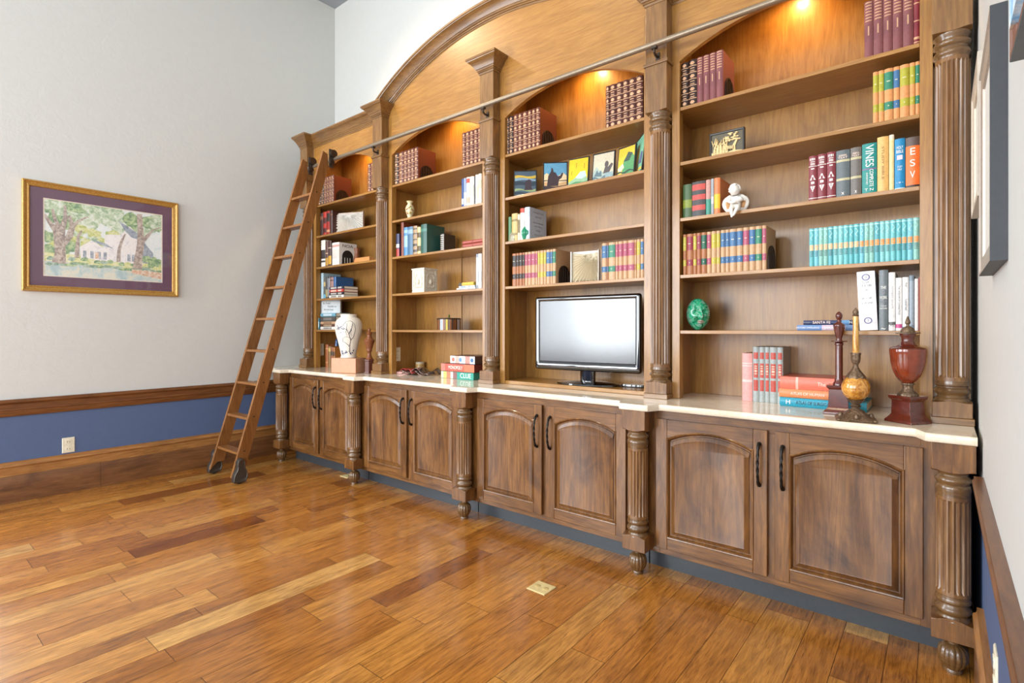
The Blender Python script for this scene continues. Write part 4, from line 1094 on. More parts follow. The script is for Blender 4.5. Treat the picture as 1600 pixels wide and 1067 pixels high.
# ------------------------------------------------------------------ lettering and cover designs on the books
M_BLACKL = mat('lettering_black', '#1c1a1c', 0.5)
M_GREYL = mat('lettering_grey', '#8a8a90', 0.5)
M_TANL = mat('lettering_tan', '#8a6a34', 0.5)
M_PURP = mat('emblem_purple', '#6f6f9a', 0.5)
M_PALE = mat('lettering_pale', '#f6dccb', 0.5)
def spine_w(o): return max(v.co.x for v in o.data.vertices) * 2
def title(o, s, m, z, size, rot=FRONT, width=None, height=None, x=0.0):
    """Lettering laid on the spine of an upright book (local coordinates)."""
    y = min(v.co.y for v in o.data.vertices) - 0.0006
    return text(s, size, m, o, (x, y, z), rot, width=width, height=height)
b = BK['vines']; w = spine_w(b)
title(b, 'VINES', M_WHITE, 0.172, 0.05, SPINE, 0.100, w * 0.56)
title(b, 'COMPLETE', M_WHITE, 0.070, 0.02, SPINE, 0.080, w * 0.26, x=w * 0.14); title(b, 'EXPOSITORY', M_WHITE, 0.068, 0.014, SPINE, 0.055, w * 0.12, x=-w * 0.16)
title(b, 'T N', M_WHITE, 0.016, 0.018, FRONT, w * 0.6, 0.012)
b = BK['orange']; w = spine_w(b)
for ch, z in (('E', 0.158), ('S', 0.107), ('V', 0.056)): title(b, ch, M_WHITE, z, 0.04, FRONT, w * 0.36, 0.030)
b = BK['blue']; w = spine_w(b)
title(b, 'HOLY', M_WHITE, 0.186, 0.02, FRONT, w * 0.62, 0.013); title(b, 'BIBLE', M_WHITE, 0.168, 0.02, FRONT, w * 0.66, 0.014)
mb = MB(); yb_ = min(v.co.y for v in b.data.vertices) - 0.0006; mb.box(-w * 0.27, w * 0.27, yb_ - 0.0004, yb_, 0.132, 0.152)
mb.build('white_panel', mat('panel_rose_white', '#e8c8d8', 0.5), b, smooth=0, local=True)
title(b, 'STUDY', M_WHITE, 0.100, 0.012, FRONT, w * 0.5, 0.008); title(b, 'BIBLE', M_WHITE, 0.088, 0.012, FRONT, w * 0.4, 0.007); title(b, '- o -', M_WHITE, 0.030, 0.012, FRONT, w * 0.66, 0.006)
b = BK['tan']; title(b, 'STUDY BIBLE', M_TANL, 0.13, 0.014, SPINE, 0.15, 0.009)
for k, nm in (('g1', 'GREEK'), ('g2', 'HEBREW')):
    b = BK[k]; w = spine_w(b); title(b, nm, M_PALE, 0.196, 0.012, FRONT, w * 0.6, 0.008); title(b, 'TEXT', M_PALE, 0.185, 0.012, FRONT, w * 0.7, 0.008); title(b, 'x', M_WHITE, 0.018, 0.012, FRONT, w * 0.2, 0.012)
b = BK['work']; w = spine_w(b)
title(b, 'THE', M_WHITE, 0.196, 0.02, FRONT, w * 0.62, 0.013); title(b, 'G', M_GREYL, 0.176, 0.02, FRONT, w * 0.4, 0.016); title(b, 'WORK', M_WHITE, 0.150, 0.02, FRONT, w * 0.82, 0.014)
title(b, 'OF THE', M_GREYL, 0.132, 0.01, FRONT, w * 0.8, 0.006); title(b, 'STUDY OF', M_WHITE, 0.112, 0.01, FRONT, w * 0.66, 0.006); title(b, 'NATURE', M_WHITE, 0.101, 0.01, FRONT, w * 0.8, 0.006); title(b, '~', M_WHITE, 0.010, 0.02, FRONT, w * 0.5, 0.006)
b = BK['white']; w = spine_w(b)
for s_, z in (('OF', 0.222), ('THE', 0.207), ('A', 0.186), ('& OF', 0.148), ('LAW', 0.126)): title(b, s_, M_GREYL, z, 0.02, FRONT, w * (0.2 * len(s_) if len(s_) < 4 else 0.55), 0.009)
yb_ = min(v.co.y for v in b.data.vertices) - 0.0002
for z in (0.246, 0.045):
    mb = MB(); lo = []
    for rr, yy in ((0.016, 0.0), (0.016, -0.0009), (0.0115, -0.0009), (0.0115, 0.0)): lo.append([(rr * cos(2 * pi * k / 32), yb_ + yy, z + 0.95 * rr * sin(2 * pi * k / 32)) for k in range(32)])
    mb.rings(lo, True, 0); mb.build('round_emblem', M_PURP, b, smooth=0, local=True)
    title(b, '3', M_PURP, z, 0.016, FRONT, 0.006, 0.012)
b = BK['w3']; title(b, 'THE WISDOM OF CONNECTION', M_BLACKL, 0.135, 0.012, SPINE, 0.13, 0.0075)
b = BK['w4']; title(b, 'THE', M_BLACKL, 0.205, 0.012, SPINE, 0.018, 0.0075); title(b, 'RUNNING MIND', M_BLACKL, 0.115, 0.012, SPINE, 0.05, 0.0075)
b = BK['w2']; title(b, 'MODERN ESSAYS', M_GREYL, 0.15, 0.012, SPINE, 0.10, 0.007); title(b, 'VS', M_BLACKL, 0.024, 0.012, FRONT, 0.014, 0.010)
# flat spines (X runs along the book)
def flat_title(o, s, m, x, size, width=None, height=None):
    zs = [v.co.z for v in o.data.vertices]; y = min(v.co.y for v in o.data.vertices) - 0.0006
    return text(s, size, m, o, (x, y, (min(zs) + max(zs)) / 2), FRONT, width=width, height=height)
flat_title(BK['navy'], 'SANTA FE', M_PALE, -0.035, 0.02, 0.075, 0.013); flat_title(BK['navy'], 'IN OLD', M_GREYL, -0.10, 0.012, 0.03, 0.008); flat_title(BK['navy'], 'N.M.', M_WHITE, 0.095, 0.012, 0.03, 0.012)
flat_title(BK['sky'], 'HISTORIC DWELLINGS', M_WHITE, -0.082, 0.012, 0.10, 0.008); flat_title(BK['sky'], 'Journey', M_WHITE, 0.03, 0.02, 0.08, 0.014)
flat_title(BK['atlas0'], 'H', M_WHITE, -0.148, 0.03, 0.019, 0.022); flat_title(BK['atlas0'], 'ATLAS OF SURGICAL', M_BLACKL, -0.035, 0.02, 0.155, 0.016); flat_title(BK['atlas0'], 'ANATOMY', M_BLACKL, 0.095, 0.02, 0.07, 0.016)
flat_title(BK['atlas1'], 'ATLAS OF HUMAN', M_PALE, -0.03, 0.02, 0.15, 0.014)
flat_title(BK['atlas2'], 'The', M_PALE, 0.02, 0.02, 0.035, 0.018)
# cover of the white book with the arch (its right-hand board faces along +X)
b = BK['arch']; w = spine_w(b)
COVER = (pi / 2, 0, pi / 2)
text('NOA', 0.04, M_BLACKL, b, (w / 2 + 0.0006, 0.095, 0.190), COVER, name='cover_lettering', width=0.12, height=0.028)
mb = MB()
poly = [(0.03, 0.012)] + [(0.095 - 0.062 * cos(pi * k / 16), 0.085 + 0.065 * sin(pi * k / 16)) for k in range(17)] + [(0.16, 0.012)]
i0 = len(mb.v); mb.prism(poly, 0, 0.0008); mb.xf(Matrix(((0, 1, 0, w / 2), (1, 0, 0, 0), (0, 0, 1, 0), (0, 0, 0, 1))), i0)
i0 = len(mb.v)
for k in range(3): mb.prism([(0.058 + 0.03 * k, 0.02), (0.066 + 0.03 * k, 0.02), (0.066 + 0.03 * k, 0.075), (0.058 + 0.03 * k, 0.075)], 0.0008, 0.0012, 1)
mb.xf(Matrix(((0, 1, 0, w / 2), (1, 0, 0, 0), (0, 0, 1, 0), (0, 0, 0, 1))), i0)
mb.build('cover_arch', [M_BLACKL, mat('cover_white', '#dcd8d0', 0.5)], b, smooth=0, local=True)
b = BK['grey']; w = spine_w(b)
for s_, z, ww in (('COMMENTARY', 0.195, 0.13), ('NOTES', 0.165, 0.07), ('from the mountain', 0.125, 0.12), ('and valley', 0.10, 0.09), ('of the', 0.07, 0.05), ('wandering', 0.04, 0.10)):
    text(s_, 0.02, M_GREYL, b, (w / 2 + 0.0006, 0.10, z), COVER, name='cover_lettering', width=ww, height=0.012)

# ------------------------------------------------------------------ television
GLOSS = mat('gloss_black_plastic', '#0c0b0d', 0.05, spec=1.0, coat=1.0)
t = thing('television', (-1.80, 3.06, 0.930), 'black flat screen television standing in the middle bookcase bay', 'television')
a_tv = atan2(0.055, 0.765)
TW, TZ0, TZ1 = 0.772, 1.022, 1.522
cxy = Vector((-1.822, 3.000, 0))
M = Matrix.Translation((cxy.x, cxy.y, 0)) @ Matrix.Rotation(a_tv, 4, 'Z')
mb = MB(); w2, zc, hh = TW / 2, (TZ0 + TZ1) / 2, (TZ1 - TZ0) / 2
def rr_loop(w, h, r, y, z=zc, dz=0.0, n=6):
    pts = []
    for sx, sz, a0 in ((1, 1, 0), (-1, 1, 90), (-1, -1, 180), (1, -1, 270)):
        for k in range(n + 1):
            a = radians(a0 + 90 * k / n); pts.append((sx * (w - r) + r * cos(a), y, z + dz + sz * (h - r) + r * sin(a)))
    return pts
lo = [rr_loop(w2 - 0.02, hh - 0.02, 0.02, 0.062), rr_loop(w2 - 0.004, hh - 0.004, 0.018, 0.030), rr_loop(w2, hh, 0.018, 0.012), rr_loop(w2 - 0.001, hh - 0.001, 0.018, 0.004), rr_loop(w2 - 0.010, hh - 0.010, 0.016, -0.004),
      rr_loop(w2 - 0.024, hh - 0.026, 0.008, -0.005, dz=0.008), rr_loop(w2 - 0.036, hh - 0.044, 0.006, 0.001, dz=0.014), rr_loop(w2 - 0.038, hh - 0.046, 0.006, 0.005, dz=0.014)]
mb.rings(lo, True, 0, True, False); mb.xf(M); mb.build('bezel', GLOSS, t, smooth=50)
g = NT('lcd_screen'); g.p(Base_Color=(0.02, 0.02, 0.022), Roughness=0.18, Coat_Weight=0.30, Coat_Roughness=0.14); g.set(g.b.inputs['Specular IOR Level'], 1.0); M_LCD = g.m
mb = MB(); mb.rings([rr_loop(w2 - 0.037, hh - 0.045, 0.006, 0.0045, dz=0.014)], True); i0 = len(mb.v) - len(rr_loop(1, 1, .1, 0)); mb.face(list(range(i0, len(mb.v)))); mb.xf(M)
mb.build('screen', M_LCD, t, smooth=0)
mb = MB(); mb.box(-0.02, 0.02, -0.0065, -0.0045, TZ0 + 0.030, TZ0 + 0.037); mb.xf(M); mb.build('badge', mat('silver_badge', '#d8d8dc', 0.3, 0.6), t, smooth=0)
mb = MB()
lo = [[(0.055 * cos(2 * pi * k / 24), 0.045 + 0.030 * sin(2 * pi * k / 24), z) for k in range(24)] for z in (0.948, 0.99, 1.04)]
mb.rings(lo, True, 0, True, True); mb.xf(M); mb.build('neck', GLOSS, t, smooth=40)
mb = MB()
def ell(a, b_, z): return [(a * cos(2 * pi * k / 48), 0.06 + b_ * sin(2 * pi * k / 48), z) for k in range(48)]
mb.rings([ell(0.225, 0.118, 0.9305), ell(0.235, 0.125, 0.933), ell(0.232, 0.122, 0.940), ell(0.19, 0.10, 0.947), ell(0.08, 0.06, 0.955)], True, 0, True, True)
mb.xf(Matrix.Translation((0.0, 0.0, 0)) @ M); mb.build('stand_base', GLOSS, t, smooth=40)
mb = MB(); mb.lathe([(0.003, 0), (0.003, 1)], segs=4) if False else None
lo = [[(-0.075 + s * 0.085 * cos(2 * pi * k / 20), s * 0.024 * sin(2 * pi * k / 20), z) for k in range(20)] for s, z in ((0.96, 0.0), (1, 0.004), (1, 0.013), (0.94, 0.018))]
mb.rings(lo, True, 0, True, True)
o = mb.build('remote_control', GLOSS, None, smooth=40, local=True); o.location = (-1.44, 3.10, 0.9305); o.rotation_euler = (0, 0, 0.15); tag(o, 'black remote control lying at the right of the television stand', 'remote')

# ------------------------------------------------------------------ ladder-wall picture
GILT = NT('gilt_frame'); n_ = GILT.noise(GILT.pos(), 160, 3); GILT.p(Base_Color=GILT.ramp(n_, [(0.3, srgb('#a07434')), (0.6, srgb('#c89c50')), (0.8, srgb('#dcb874'))]), Metallic=0.35, Roughness=0.38); GILT.bump(n_, 0.3, 0.004); GILT = GILT.m
Y0, Y1, Z0, Z1 = 0.768, 1.822, 1.592, 2.442
t = thing('framed_painting', (WALL_L, (Y0 + Y1) / 2, (Z0 + Z1) / 2), 'gilt framed watercolour of a white house among trees on the left wall', 'painting')
FP = [(0.001, 0.0), (0.028, 0.0), (0.033, 0.005), (0.033, 0.011), (0.025, 0.018), (0.020, 0.030), (0.024, 0.037), (0.022, 0.042), (0.014, 0.046), (0.010, 0.046)]
def frame_x(x, sgn, y0, y1, z0, z1, prof):
    """Mitred frame in the plane X = x, profile (out, inward)."""
    mb = MB()
    mb.rings([[(x + sgn * o, y0 + i, z0 + i), (x + sgn * o, y1 - i, z0 + i), (x + sgn * o, y1 - i, z1 - i), (x + sgn * o, y0 + i, z1 - i)] for o, i in prof], True, 0)
    return mb
frame_x(WALL_L, 1, Y0, Y1, Z0, Z1, FP).build('gilt_frame', GILT, t, smooth=20)
mb = MB()
for k in range(int((Y1 - Y0) / 0.012)):
    y = Y0 + 0.012 * (k + 0.5); 
    for z in (Z0 + 0.008, Z1 - 0.008): mb.box(WALL_L + 0.031, WALL_L + 0.036, y - 0.0035, y + 0.0035, z - 0.004, z + 0.004)
for k in range(int((Z1 - Z0) / 0.012)):
    z = Z0 + 0.012 * (k + 0.5)
    for y in (Y0 + 0.008, Y1 - 0.008): mb.box(WALL_L + 0.031, WALL_L + 0.036, y - 0.004, y + 0.004, z - 0.0035, z + 0.0035)
mb.build('beaded_edge', GILT, t, smooth=0)
MAT_P = mat('purple_mat_board', '#6c5064', 0.7, scale=300)
my, mz = 0.135, 0.132
iy0, iy1, iz0, iz1 = Y0 + 0.132, Y1 - 0.128, Z0 + 0.128, Z1 - 0.130
X = WALL_L
mb = MB(); mb.rings([[(X + o, a, c), (X + o, b_, c), (X + o, b_, d), (X + o, a, d)] for o, a, b_, c, d in ((0.010, Y0 + 0.04, Y1 - 0.04, Z0 + 0.04, Z1 - 0.04), (0.010, iy0 - 0.008, iy1 + 0.008, iz0 - 0.008, iz1 + 0.008), (0.0085, iy0 - 0.007, iy1 + 0.007, iz0 - 0.007, iz1 + 0.007))], True)
mb.build('mat_board', MAT_P, t, smooth=0)
mb = MB(); mb.rings([[(X + o, a, c), (X + o, b_, c), (X + o, b_, d), (X + o, a, d)] for o, a, b_, c, d in ((0.009, iy0 - 0.0075, iy1 + 0.0075, iz0 - 0.0075, iz1 + 0.0075), (0.009, iy0, iy1, iz0, iz1), (0.007, iy0, iy1, iz0, iz1))], True)
mb.build('mat_liner', mat('cream_liner', '#e9dfcf', 0.7), t, smooth=0)
# the watercolour: flat patches of paint in (s, t) picture coordinates
def paint(name, a, b_, c, sc=40, c2=(0.38, 0.62)):
    g = NT(name); n = g.noise(g.pos(), sc, 5, 0.65, 0.6)
    wsh = lambda h: tuple(v * 0.92 + 0.08 * 0.93 for v in srgb(h))          # thin washes on white paper
    g.p(Base_Color=g.ramp(n, [(c2[0], wsh(a)), (0.5, wsh(b_)), (c2[1], wsh(c))]), Roughness=0.8); return g.m
P = [paint('paint_sky', '#e4edf0', '#eef3f0', '#d6e6ea', 18), paint('paint_leaves', '#8fb08a', '#c6d8b8', '#e8efe4', 26), paint('paint_dark_leaves', '#5f8a66', '#92b480', '#c4d6a4', 34), paint('paint_yellow_leaves', '#a4bc66', '#d2d684', '#e6e8bc', 30),
     paint('paint_bark', '#8a7a72', '#b0a096', '#d2c6ba', 45), paint('paint_house', '#f0ecea', '#f8f6f4', '#e4e0e4', 25), paint('paint_roof', '#76869a', '#98a6b4', '#b4bec6', 40), paint('paint_road', '#a8c4c8', '#c8d8d4', '#e4e0cc', 14),
     paint('paint_grass', '#c8d27e', '#e0e2a0', '#f0eed4', 25), paint('paint_shade', '#6f967e', '#98b49c', '#c0d2c4', 40), paint('paint_window', '#7a8a98', '#a2acb8', '#c8ccd4', 40), paint('paint_brick', '#d0a080', '#e2c0a4', '#f0e0d0', 50)]
mb = MB(); rp = random.Random(5); layer = [0]
def pat(pts, m):
    layer[0] += 1; x = X + 0.0062 + 0.000012 * layer[0]
    mb.face([mb.vert(x, iy0 + (iy1 - iy0) * s, iz0 + (iz1 - iz0) * q) for s, q in pts], m)
def blob(s, q, rs, rq, m, n=11):
    a0 = rp.random() * 6
    pat([(min(1, max(0, s + rs * (0.75 + 0.4 * rp.random()) * cos(a0 + 2 * pi * k / n))), min(1, max(0, q + rq * (0.7 + 0.45 * rp.random()) * sin(a0 + 2 * pi * k / n)))) for k in range(n)], m)
def limb(pts, m=4):
    L, Rr = [], []
    for k, (s, q, w) in enumerate(pts):
        p = Vector(pts[max(k - 1, 0)][:2]); nx = Vector(pts[min(k + 1, len(pts) - 1)][:2]); d = (nx - p); d = Vector((d.x * 1.4, d.y)).normalized()
        L.append((s - d.y * w, q + d.x * w)); Rr.append((s + d.y * w, q - d.x * w))
    for k in range(len(pts) - 1): pat([L[k], Rr[k], Rr[k + 1], L[k + 1]], m)
pat([(0, 0), (1, 0), (1, 1), (0, 1)], 0)
for k in range(16): blob(0.03 + 0.05 * k * rp.uniform(0.6, 1.1), rp.uniform(0.70, 0.98), 0.10, 0.12, rp.choice([1, 1, 2]))
for k in range(12): blob(rp.uniform(0.25, 0.55), rp.uniform(0.45, 0.66), 0.07, 0.07, rp.choice([3, 3, 1]))
for k in range(8): blob(rp.uniform(0.0, 0.22), rp.uniform(0.30, 0.52), 0.06, 0.08, rp.choice([2, 9, 3]))
for k in range(12): blob(rp.uniform(0.68, 0.99), rp.uniform(0.66, 0.97), 0.08, 0.10, rp.choice([1, 1, 2]))
pat([(0, 0.16), (1, 0.16), (1, 0.30), (0, 0.30)], 8)
pat([(0.55, 0.24), (0.83, 0.24), (0.83, 0.60), (0.70, 0.78), (0.62, 0.64), (0.48, 0.62), (0.48, 0.24)], 5)
pat([(0.60, 0.84), (0.66, 0.70), (0.72, 0.62), (0.83, 0.58), (0.86, 0.62), (0.78, 0.68), (0.70, 0.76)], 6)
pat([(0.28, 0.25), (0.55, 0.25), (0.55, 0.42), (0.46, 0.44), (0.37, 0.52), (0.28, 0.42)], 5)
pat([(0.37, 0.53), (0.44, 0.47), (0.56, 0.43), (0.48, 0.50)], 6)
pat([(0.82, 0.26), (0.92, 0.26), (0.92, 0.42), (0.86, 0.52), (0.82, 0.60)], 6)
for s in (0.30, 0.36, 0.42, 0.47, 0.68, 0.72, 0.86): pat([(s, 0.27), (s + 0.028, 0.27), (s + 0.028, 0.37), (s, 0.37)], 10)
pat([(0.40, 0.27), (0.43, 0.27), (0.43, 0.36), (0.40, 0.36)], 11)
for k in range(18): blob(0.05 + 0.053 * k, 0.24 + rp.uniform(-0.02, 0.02), 0.035, 0.03, rp.choice([2, 9, 8]))
pat([(0, 0), (1, 0), (1, 0.13), (0.5, 0.17), (0, 0.19)], 7)
for k in range(20): blob(0.05 + 0.05 * k, 0.165 + rp.uniform(-0.02, 0.02), 0.05, 0.022, rp.choice([9, 9, 2]))
for k in range(6): blob(0.84 + 0.03 * k, 0.27 + rp.uniform(-0.03, 0.06), 0.04, 0.05, 2)
pat([(0.72, 0.10), (1, 0.04), (1, 0.14), (0.72, 0.16)], 11)
limb([(0.11, 0.17, 0.055), (0.12, 0.30, 0.042), (0.115, 0.48, 0.045), (0.09, 0.60, 0.03), (0.03, 0.72, 0.016), (0.0, 0.80, 0.010)])
limb([(0.12, 0.45, 0.035), (0.13, 0.62, 0.028), (0.16, 0.78, 0.018), (0.155, 0.95, 0.010)]); limb([(0.12, 0.60, 0.022), (0.08, 0.75, 0.016), (0.06, 0.88, 0.008)])
limb([(0.14, 0.42, 0.030), (0.19, 0.54, 0.028), (0.215, 0.68, 0.022), (0.19, 0.82, 0.014)]); limb([(0.21, 0.66, 0.018), (0.26, 0.76, 0.012), (0.34, 0.84, 0.007)])
limb([(0.25, 0.26, 0.020), (0.255, 0.42, 0.016), (0.26, 0.55, 0.012), (0.29, 0.64, 0.007)])
limb([(0.60, 0.25, 0.018), (0.605, 0.42, 0.015), (0.63, 0.56, 0.012), (0.66, 0.66, 0.006)])
limb([(0.77, 0.17, 0.045), (0.78, 0.32, 0.036), (0.80, 0.52, 0.034), (0.80, 0.72, 0.028), (0.79, 0.98, 0.024)])
limb([(0.81, 0.56, 0.022), (0.86, 0.66, 0.018), (0.91, 0.76, 0.010), (0.99, 0.82, 0.006)])
mb.build('watercolour', P, t, smooth=0, recalc=False)
g = NT('picture_glass')
tr = g.n('BsdfTransparent'); gl = g.n('BsdfGlossy', Roughness=0.01); lw = g.n('LayerWeight', Blend=0.5); mx = g.n('MixShader')
pw = g.n('Math', operation='POWER'); g.t.links.new(lw.outputs['Facing'], pw.inputs[0]); pw.inputs[1].default_value = 5
fr = g.n('Math', operation='MULTIPLY_ADD'); g.t.links.new(pw.outputs[0], fr.inputs[0]); fr.inputs[1].default_value = 0.95; fr.inputs[2].default_value = 0.05
g.t.links.new(fr.outputs[0], mx.inputs[0]); g.t.links.new(tr.outputs[0], mx.inputs[1]); g.t.links.new(gl.outputs[0], mx.inputs[2])
g.t.links.new(mx.outputs[0], g.t.nodes['Material Output'].inputs['Surface']); PANE = g.m
mb = MB(); mb.quad((X + 0.013, Y0 + 0.044, Z0 + 0.044), (X + 0.013, Y1 - 0.044, Z0 + 0.044), (X + 0.013, Y1 - 0.044, Z1 - 0.044), (X + 0.013, Y0 + 0.044, Z1 - 0.044)); mb.build('glass_pane', PANE, t, smooth=0, recalc=False)

# ------------------------------------------------------------------ outlets
IVORY = mat('ivory_plastic', '#e6dfc8', 0.35)
def outlet(c, axis, sgn, w, h, label):
    """Duplex outlet plate on a plane X = const (axis 'X')."""
    x, y, z = c
    t = thing('wall_outlet', (x, y, z), label, 'outlet', 'duplex outlets')
    def lp(i, d): return [(x + sgn * d, y + sy * (w / 2 - i), z + sz * (h / 2 - i)) for sy, sz in ((-1, -1), (1, -1), (1, 1), (-1, 1))]
    mb = MB(); mb.rings([lp(0, 0.0004), lp(0.0, 0.003), lp(0.004, 0.006)], True, 0, True, True); mb.build('cover_plate', IVORY, t, smooth=0)
    for dz in (-0.23 * h, 0.23 * h):
        mb = MB()
        L = [[(x + sgn * d, y + s * 0.24 * w * 1.0 * max(-1, min(1, 1.25 * cos(2 * pi * k / 24))), z + dz + s * 0.15 * h * sin(2 * pi * k / 24)) for k in range(24)] for d, s in ((0.0058, 1), (0.0085, 0.97))]
        mb.rings(L, True, 0, True, True)
        for yy, hh_ in ((-0.09, 0.05), (0.09, 0.065)): mb.box(x + sgn * 0.0084, x + sgn * 0.0088, y + yy * w - 0.0015, y + yy * w + 0.0015, z + dz - hh_ * h, z + dz + hh_ * h * 0.6, 1)
        mb.build('socket', [IVORY, M_DARK], t, smooth=30)
outlet((WALL_L, 1.047, 0.373), 'X', 1, 0.080, 0.121, 'ivory outlet on the blue wall below the painting')
outlet((WALL_R, 1.93, 0.375), 'X', -1, 0.080, 0.121, 'ivory outlet low on the right wall above its baseboard')
outlet((PIER[1] + 0.054, 3.022, 1.074), 'X', 1, 0.080, 0.124, 'ivory outlet on the side of the board game bay')
outlet((PIER[0] + 0.054, 3.004, 1.087), 'X', 1, 0.080, 0.124, 'ivory outlet on the side of the ladder bay')
def floor_plate(x, y, label, rz=0):
    t = thing('floor_outlet', (x, y, 0), label, 'floor outlet', 'cream floor outlet covers', rz=rz)
    mb = MB()
    lo = [[(sx * (0.055 - i), sy * (0.052 - i), z) for sx, sy in ((-1, -1), (1, -1), (1, 1), (-1, 1))] for i, z in ((0, 0.0003), (0, 0.003), (0.004, 0.005))]
    mb.rings(lo, True, 0, True, True); mb.build('cover_plate', mat('brass_cream_plate', '#d8c48c', 0.35), t, smooth=0, local=True)
    for sx in (-0.024, 0.024):
        mb = MB(); mb.lathe([(0.017, 0.0049), (0.016, 0.0056), (0.004, 0.0058)], sx, 0, 20); mb.build('screw_cap', mat('brass_cream_cap', '#cdb679', 0.35), t, smooth=40, local=True)
floor_plate(-1.560, 2.154, 'small cream floor outlet cover out in the middle of the floor'); floor_plate(-4.075, 2.722, 'small cream floor outlet cover beside a turned post foot by the ladder')

# ------------------------------------------------------------------ pictures on the right wall
def wall_frame(y0, y1, z0, z1, xf, cf, cface, cimg, label, fw=0.05):
    t = thing('framed_picture', (WALL_R, (y0 + y1) / 2, (z0 + z1) / 2), label, 'picture', 'framed pictures on the right wall')
    d = WALL_R - xf
    prof_out = [(0.0005, 0.0), (d - 0.001, 0.0), (d, 0.001)]
    frame_x(WALL_R, -1, y0, y1, z0, z1, prof_out).build('frame_side', cf, t, smooth=0)
    frame_x(WALL_R, -1, y0, y1, z0, z1, [(d, 0.001), (d, 0.008), (d - 0.004, 0.012), (d - 0.003, fw * 0.5), (d - 0.006, fw), (d - 0.012, fw + 0.002)]).build('frame_face', cface, t, smooth=0)
    mb = MB(); x = WALL_R - d + 0.0115; i = fw
    mb.quad((x, y0 + i, z0 + i), (x, y1 - i, z0 + i), (x, y1 - i, z1 - i), (x, y0 + i, z1 - i)); mb.build('picture', cimg, t, smooth=0)
    return t
BLKF = mat('black_frame', '#34373c', 0.5); SILV = mat('champagne_face', '#b8aca0', 0.4, 0.3); WHT = mat('white_mount', '#dcdad2', 0.7)
wall_frame(1.62, 2.075, 1.455, 2.036, 0.084, BLKF, SILV, WHT, 'deep black framed picture on the right wall with silvery face')
wall_frame(2.14, 2.58, 1.705, 2.144, 0.083, mat('pale_frame', '#bdb4a6', 0.5), mat('pale_frame_face', '#cbbfae', 0.45), WHT, 'pale framed picture on the right wall nearest the fluted column')
wall_frame(0.72, 1.29, 1.774, 2.35, 0.093, mat('slate_frame', '#5f666a', 0.5), mat('umber_face', '#7a5648', 0.5), paint('paint_blue_abstract', '#3f8fd0', '#8fc8ec', '#eef4f4', 8), 'slate framed blue picture high on the right wall', 0.03)
mb = MB(); mb.box(0.0922, 0.1035, 0.73, 1.283, 1.774 + 0.055, 2.34); t_ = bpy.data.objects['framed_picture.002']; mb.build('canvas', bpy.data.materials['paint_blue_abstract'], t_, smooth=0)

# ------------------------------------------------------------------ ornaments: ladder bay
CREAM_P = mat('folded_paper', '#ddd2b8', 0.75, var=0.1, scale=200)
def fan_book(c, z0, w, h, rz, focal, label, page=CREAM_P, cover='#e2dace', depth=0.03, nfold=26):
    """Book displayed face on with its pages folded into a radiating fan."""
    t = thing('folded_page_book', (c[0], c[1], z0), label, 'book', rz=rz)
    mb = MB(); mb.box(-w / 2, w / 2, 0.022, 0.028, 0.0006, h)
    mb.box(-w / 2, -w / 2 + 0.006, -0.004, 0.026, 0.0006, h); mb.box(w / 2 - 0.004, w / 2, 0.0, 0.026, 0.0006, h * 1.02)
    mb.build('cover', cloth(cover), t, smooth=0, local=True)
    nx, nz = 90, 60; mb = MB()
    for i in range(nz + 1):
        for j in range(nx + 1):
            s, q = j / nx, i / nz
            dx, dz = (s - focal[0]) * w, (q - focal[1]) * h
            a = atan2(dx, -dz); r = sqrt(dx * dx + dz * dz)
            tri = abs(((a * nfold / pi) % 1) * 2 - 1)
            env = min(1, r / (0.25 * h)) * (1 - 0.55 * min(1, abs(a) / pi))
            bow = 0.35 * (1 - (2 * s - 1) ** 2)
            edge = min(1, min(s, 1 - s, q * 1.2, 1 - q) / 0.06)
            mb.vert(-w / 2 + 0.006 + (w - 0.010) * s, 0.020 - edge * (depth * 0.35 * bow + 0.026 * tri * env), 0.002 + (h * (0.985 - 0.06 * (1 - (2 * s - 1) ** 2) * q) - 0.004) * q)
    for i in range(nz):
        for j in range(nx):
            a = i * (nx + 1) + j; mb.face((a, a + 1, a + nx + 2, a + nx + 1))
    mb.build('folded_pages', page, t, smooth=25, local=True)
    return t
fan_book((-4.565, 3.045), SHELF[3], 0.33, 0.213, radians(23), (0.47, 0.98), 'book with white pages folded into a fan beside dark red books in the ladder bay', mat('white_folded_paper', '#e4e0d8', 0.7), '#c8b8a8')
WOODB = mat('turned_brown_wood', '#7a4526', 0.35); WOODR = mat('turned_red_wood', '#5a2c1e', 0.28, coat=0.4); ORW = wood('orange_wood', 'X', '#a86a34', '#cf8e52', '#e0a86c', knots=False)
o_x = at(558, 390, Y=3.06).x
mb = MB(); mb.lathe([(0.034, SHELF[2] + 0.0006), (0.035, SHELF[2] + 0.02), (0.033, SHELF[2] + 0.06), (0.026, SHELF[2] + 0.085), (0.022, SHELF[2] + 0.11), (0.023, SHELF[2] + 0.13), (0.028, SHELF[2] + 0.15), (0.030, SHELF[2] + 0.162), (0.020, SHELF[2] + 0.163)], o_x, 3.06, 32)
tag(mb.build('wooden_vase', WOODB, None, loc=(o_x, 3.06, SHELF[2]), smooth=50), 'slim brown turned wooden vase behind the orange wood block in the ladder bay', 'vase')
xa, xb = at(553, 400, Y=2.965).x, at(577, 400, Y=2.965).x
mb = MB(); mb.rings([[(xa + i, 2.965 + i * .6, z), (xb - i, 2.965 + i * .6, z), (xb - i, 3.025 - i * .6, z), (xa + i, 3.025 - i * .6, z)] for i, z in ((0, SHELF[2] + 0.0006), (0.0, SHELF[2] + 0.014), (0.010, SHELF[2] + 0.044), (0.016, SHELF[2] + 0.047))], True, 0, True, True)
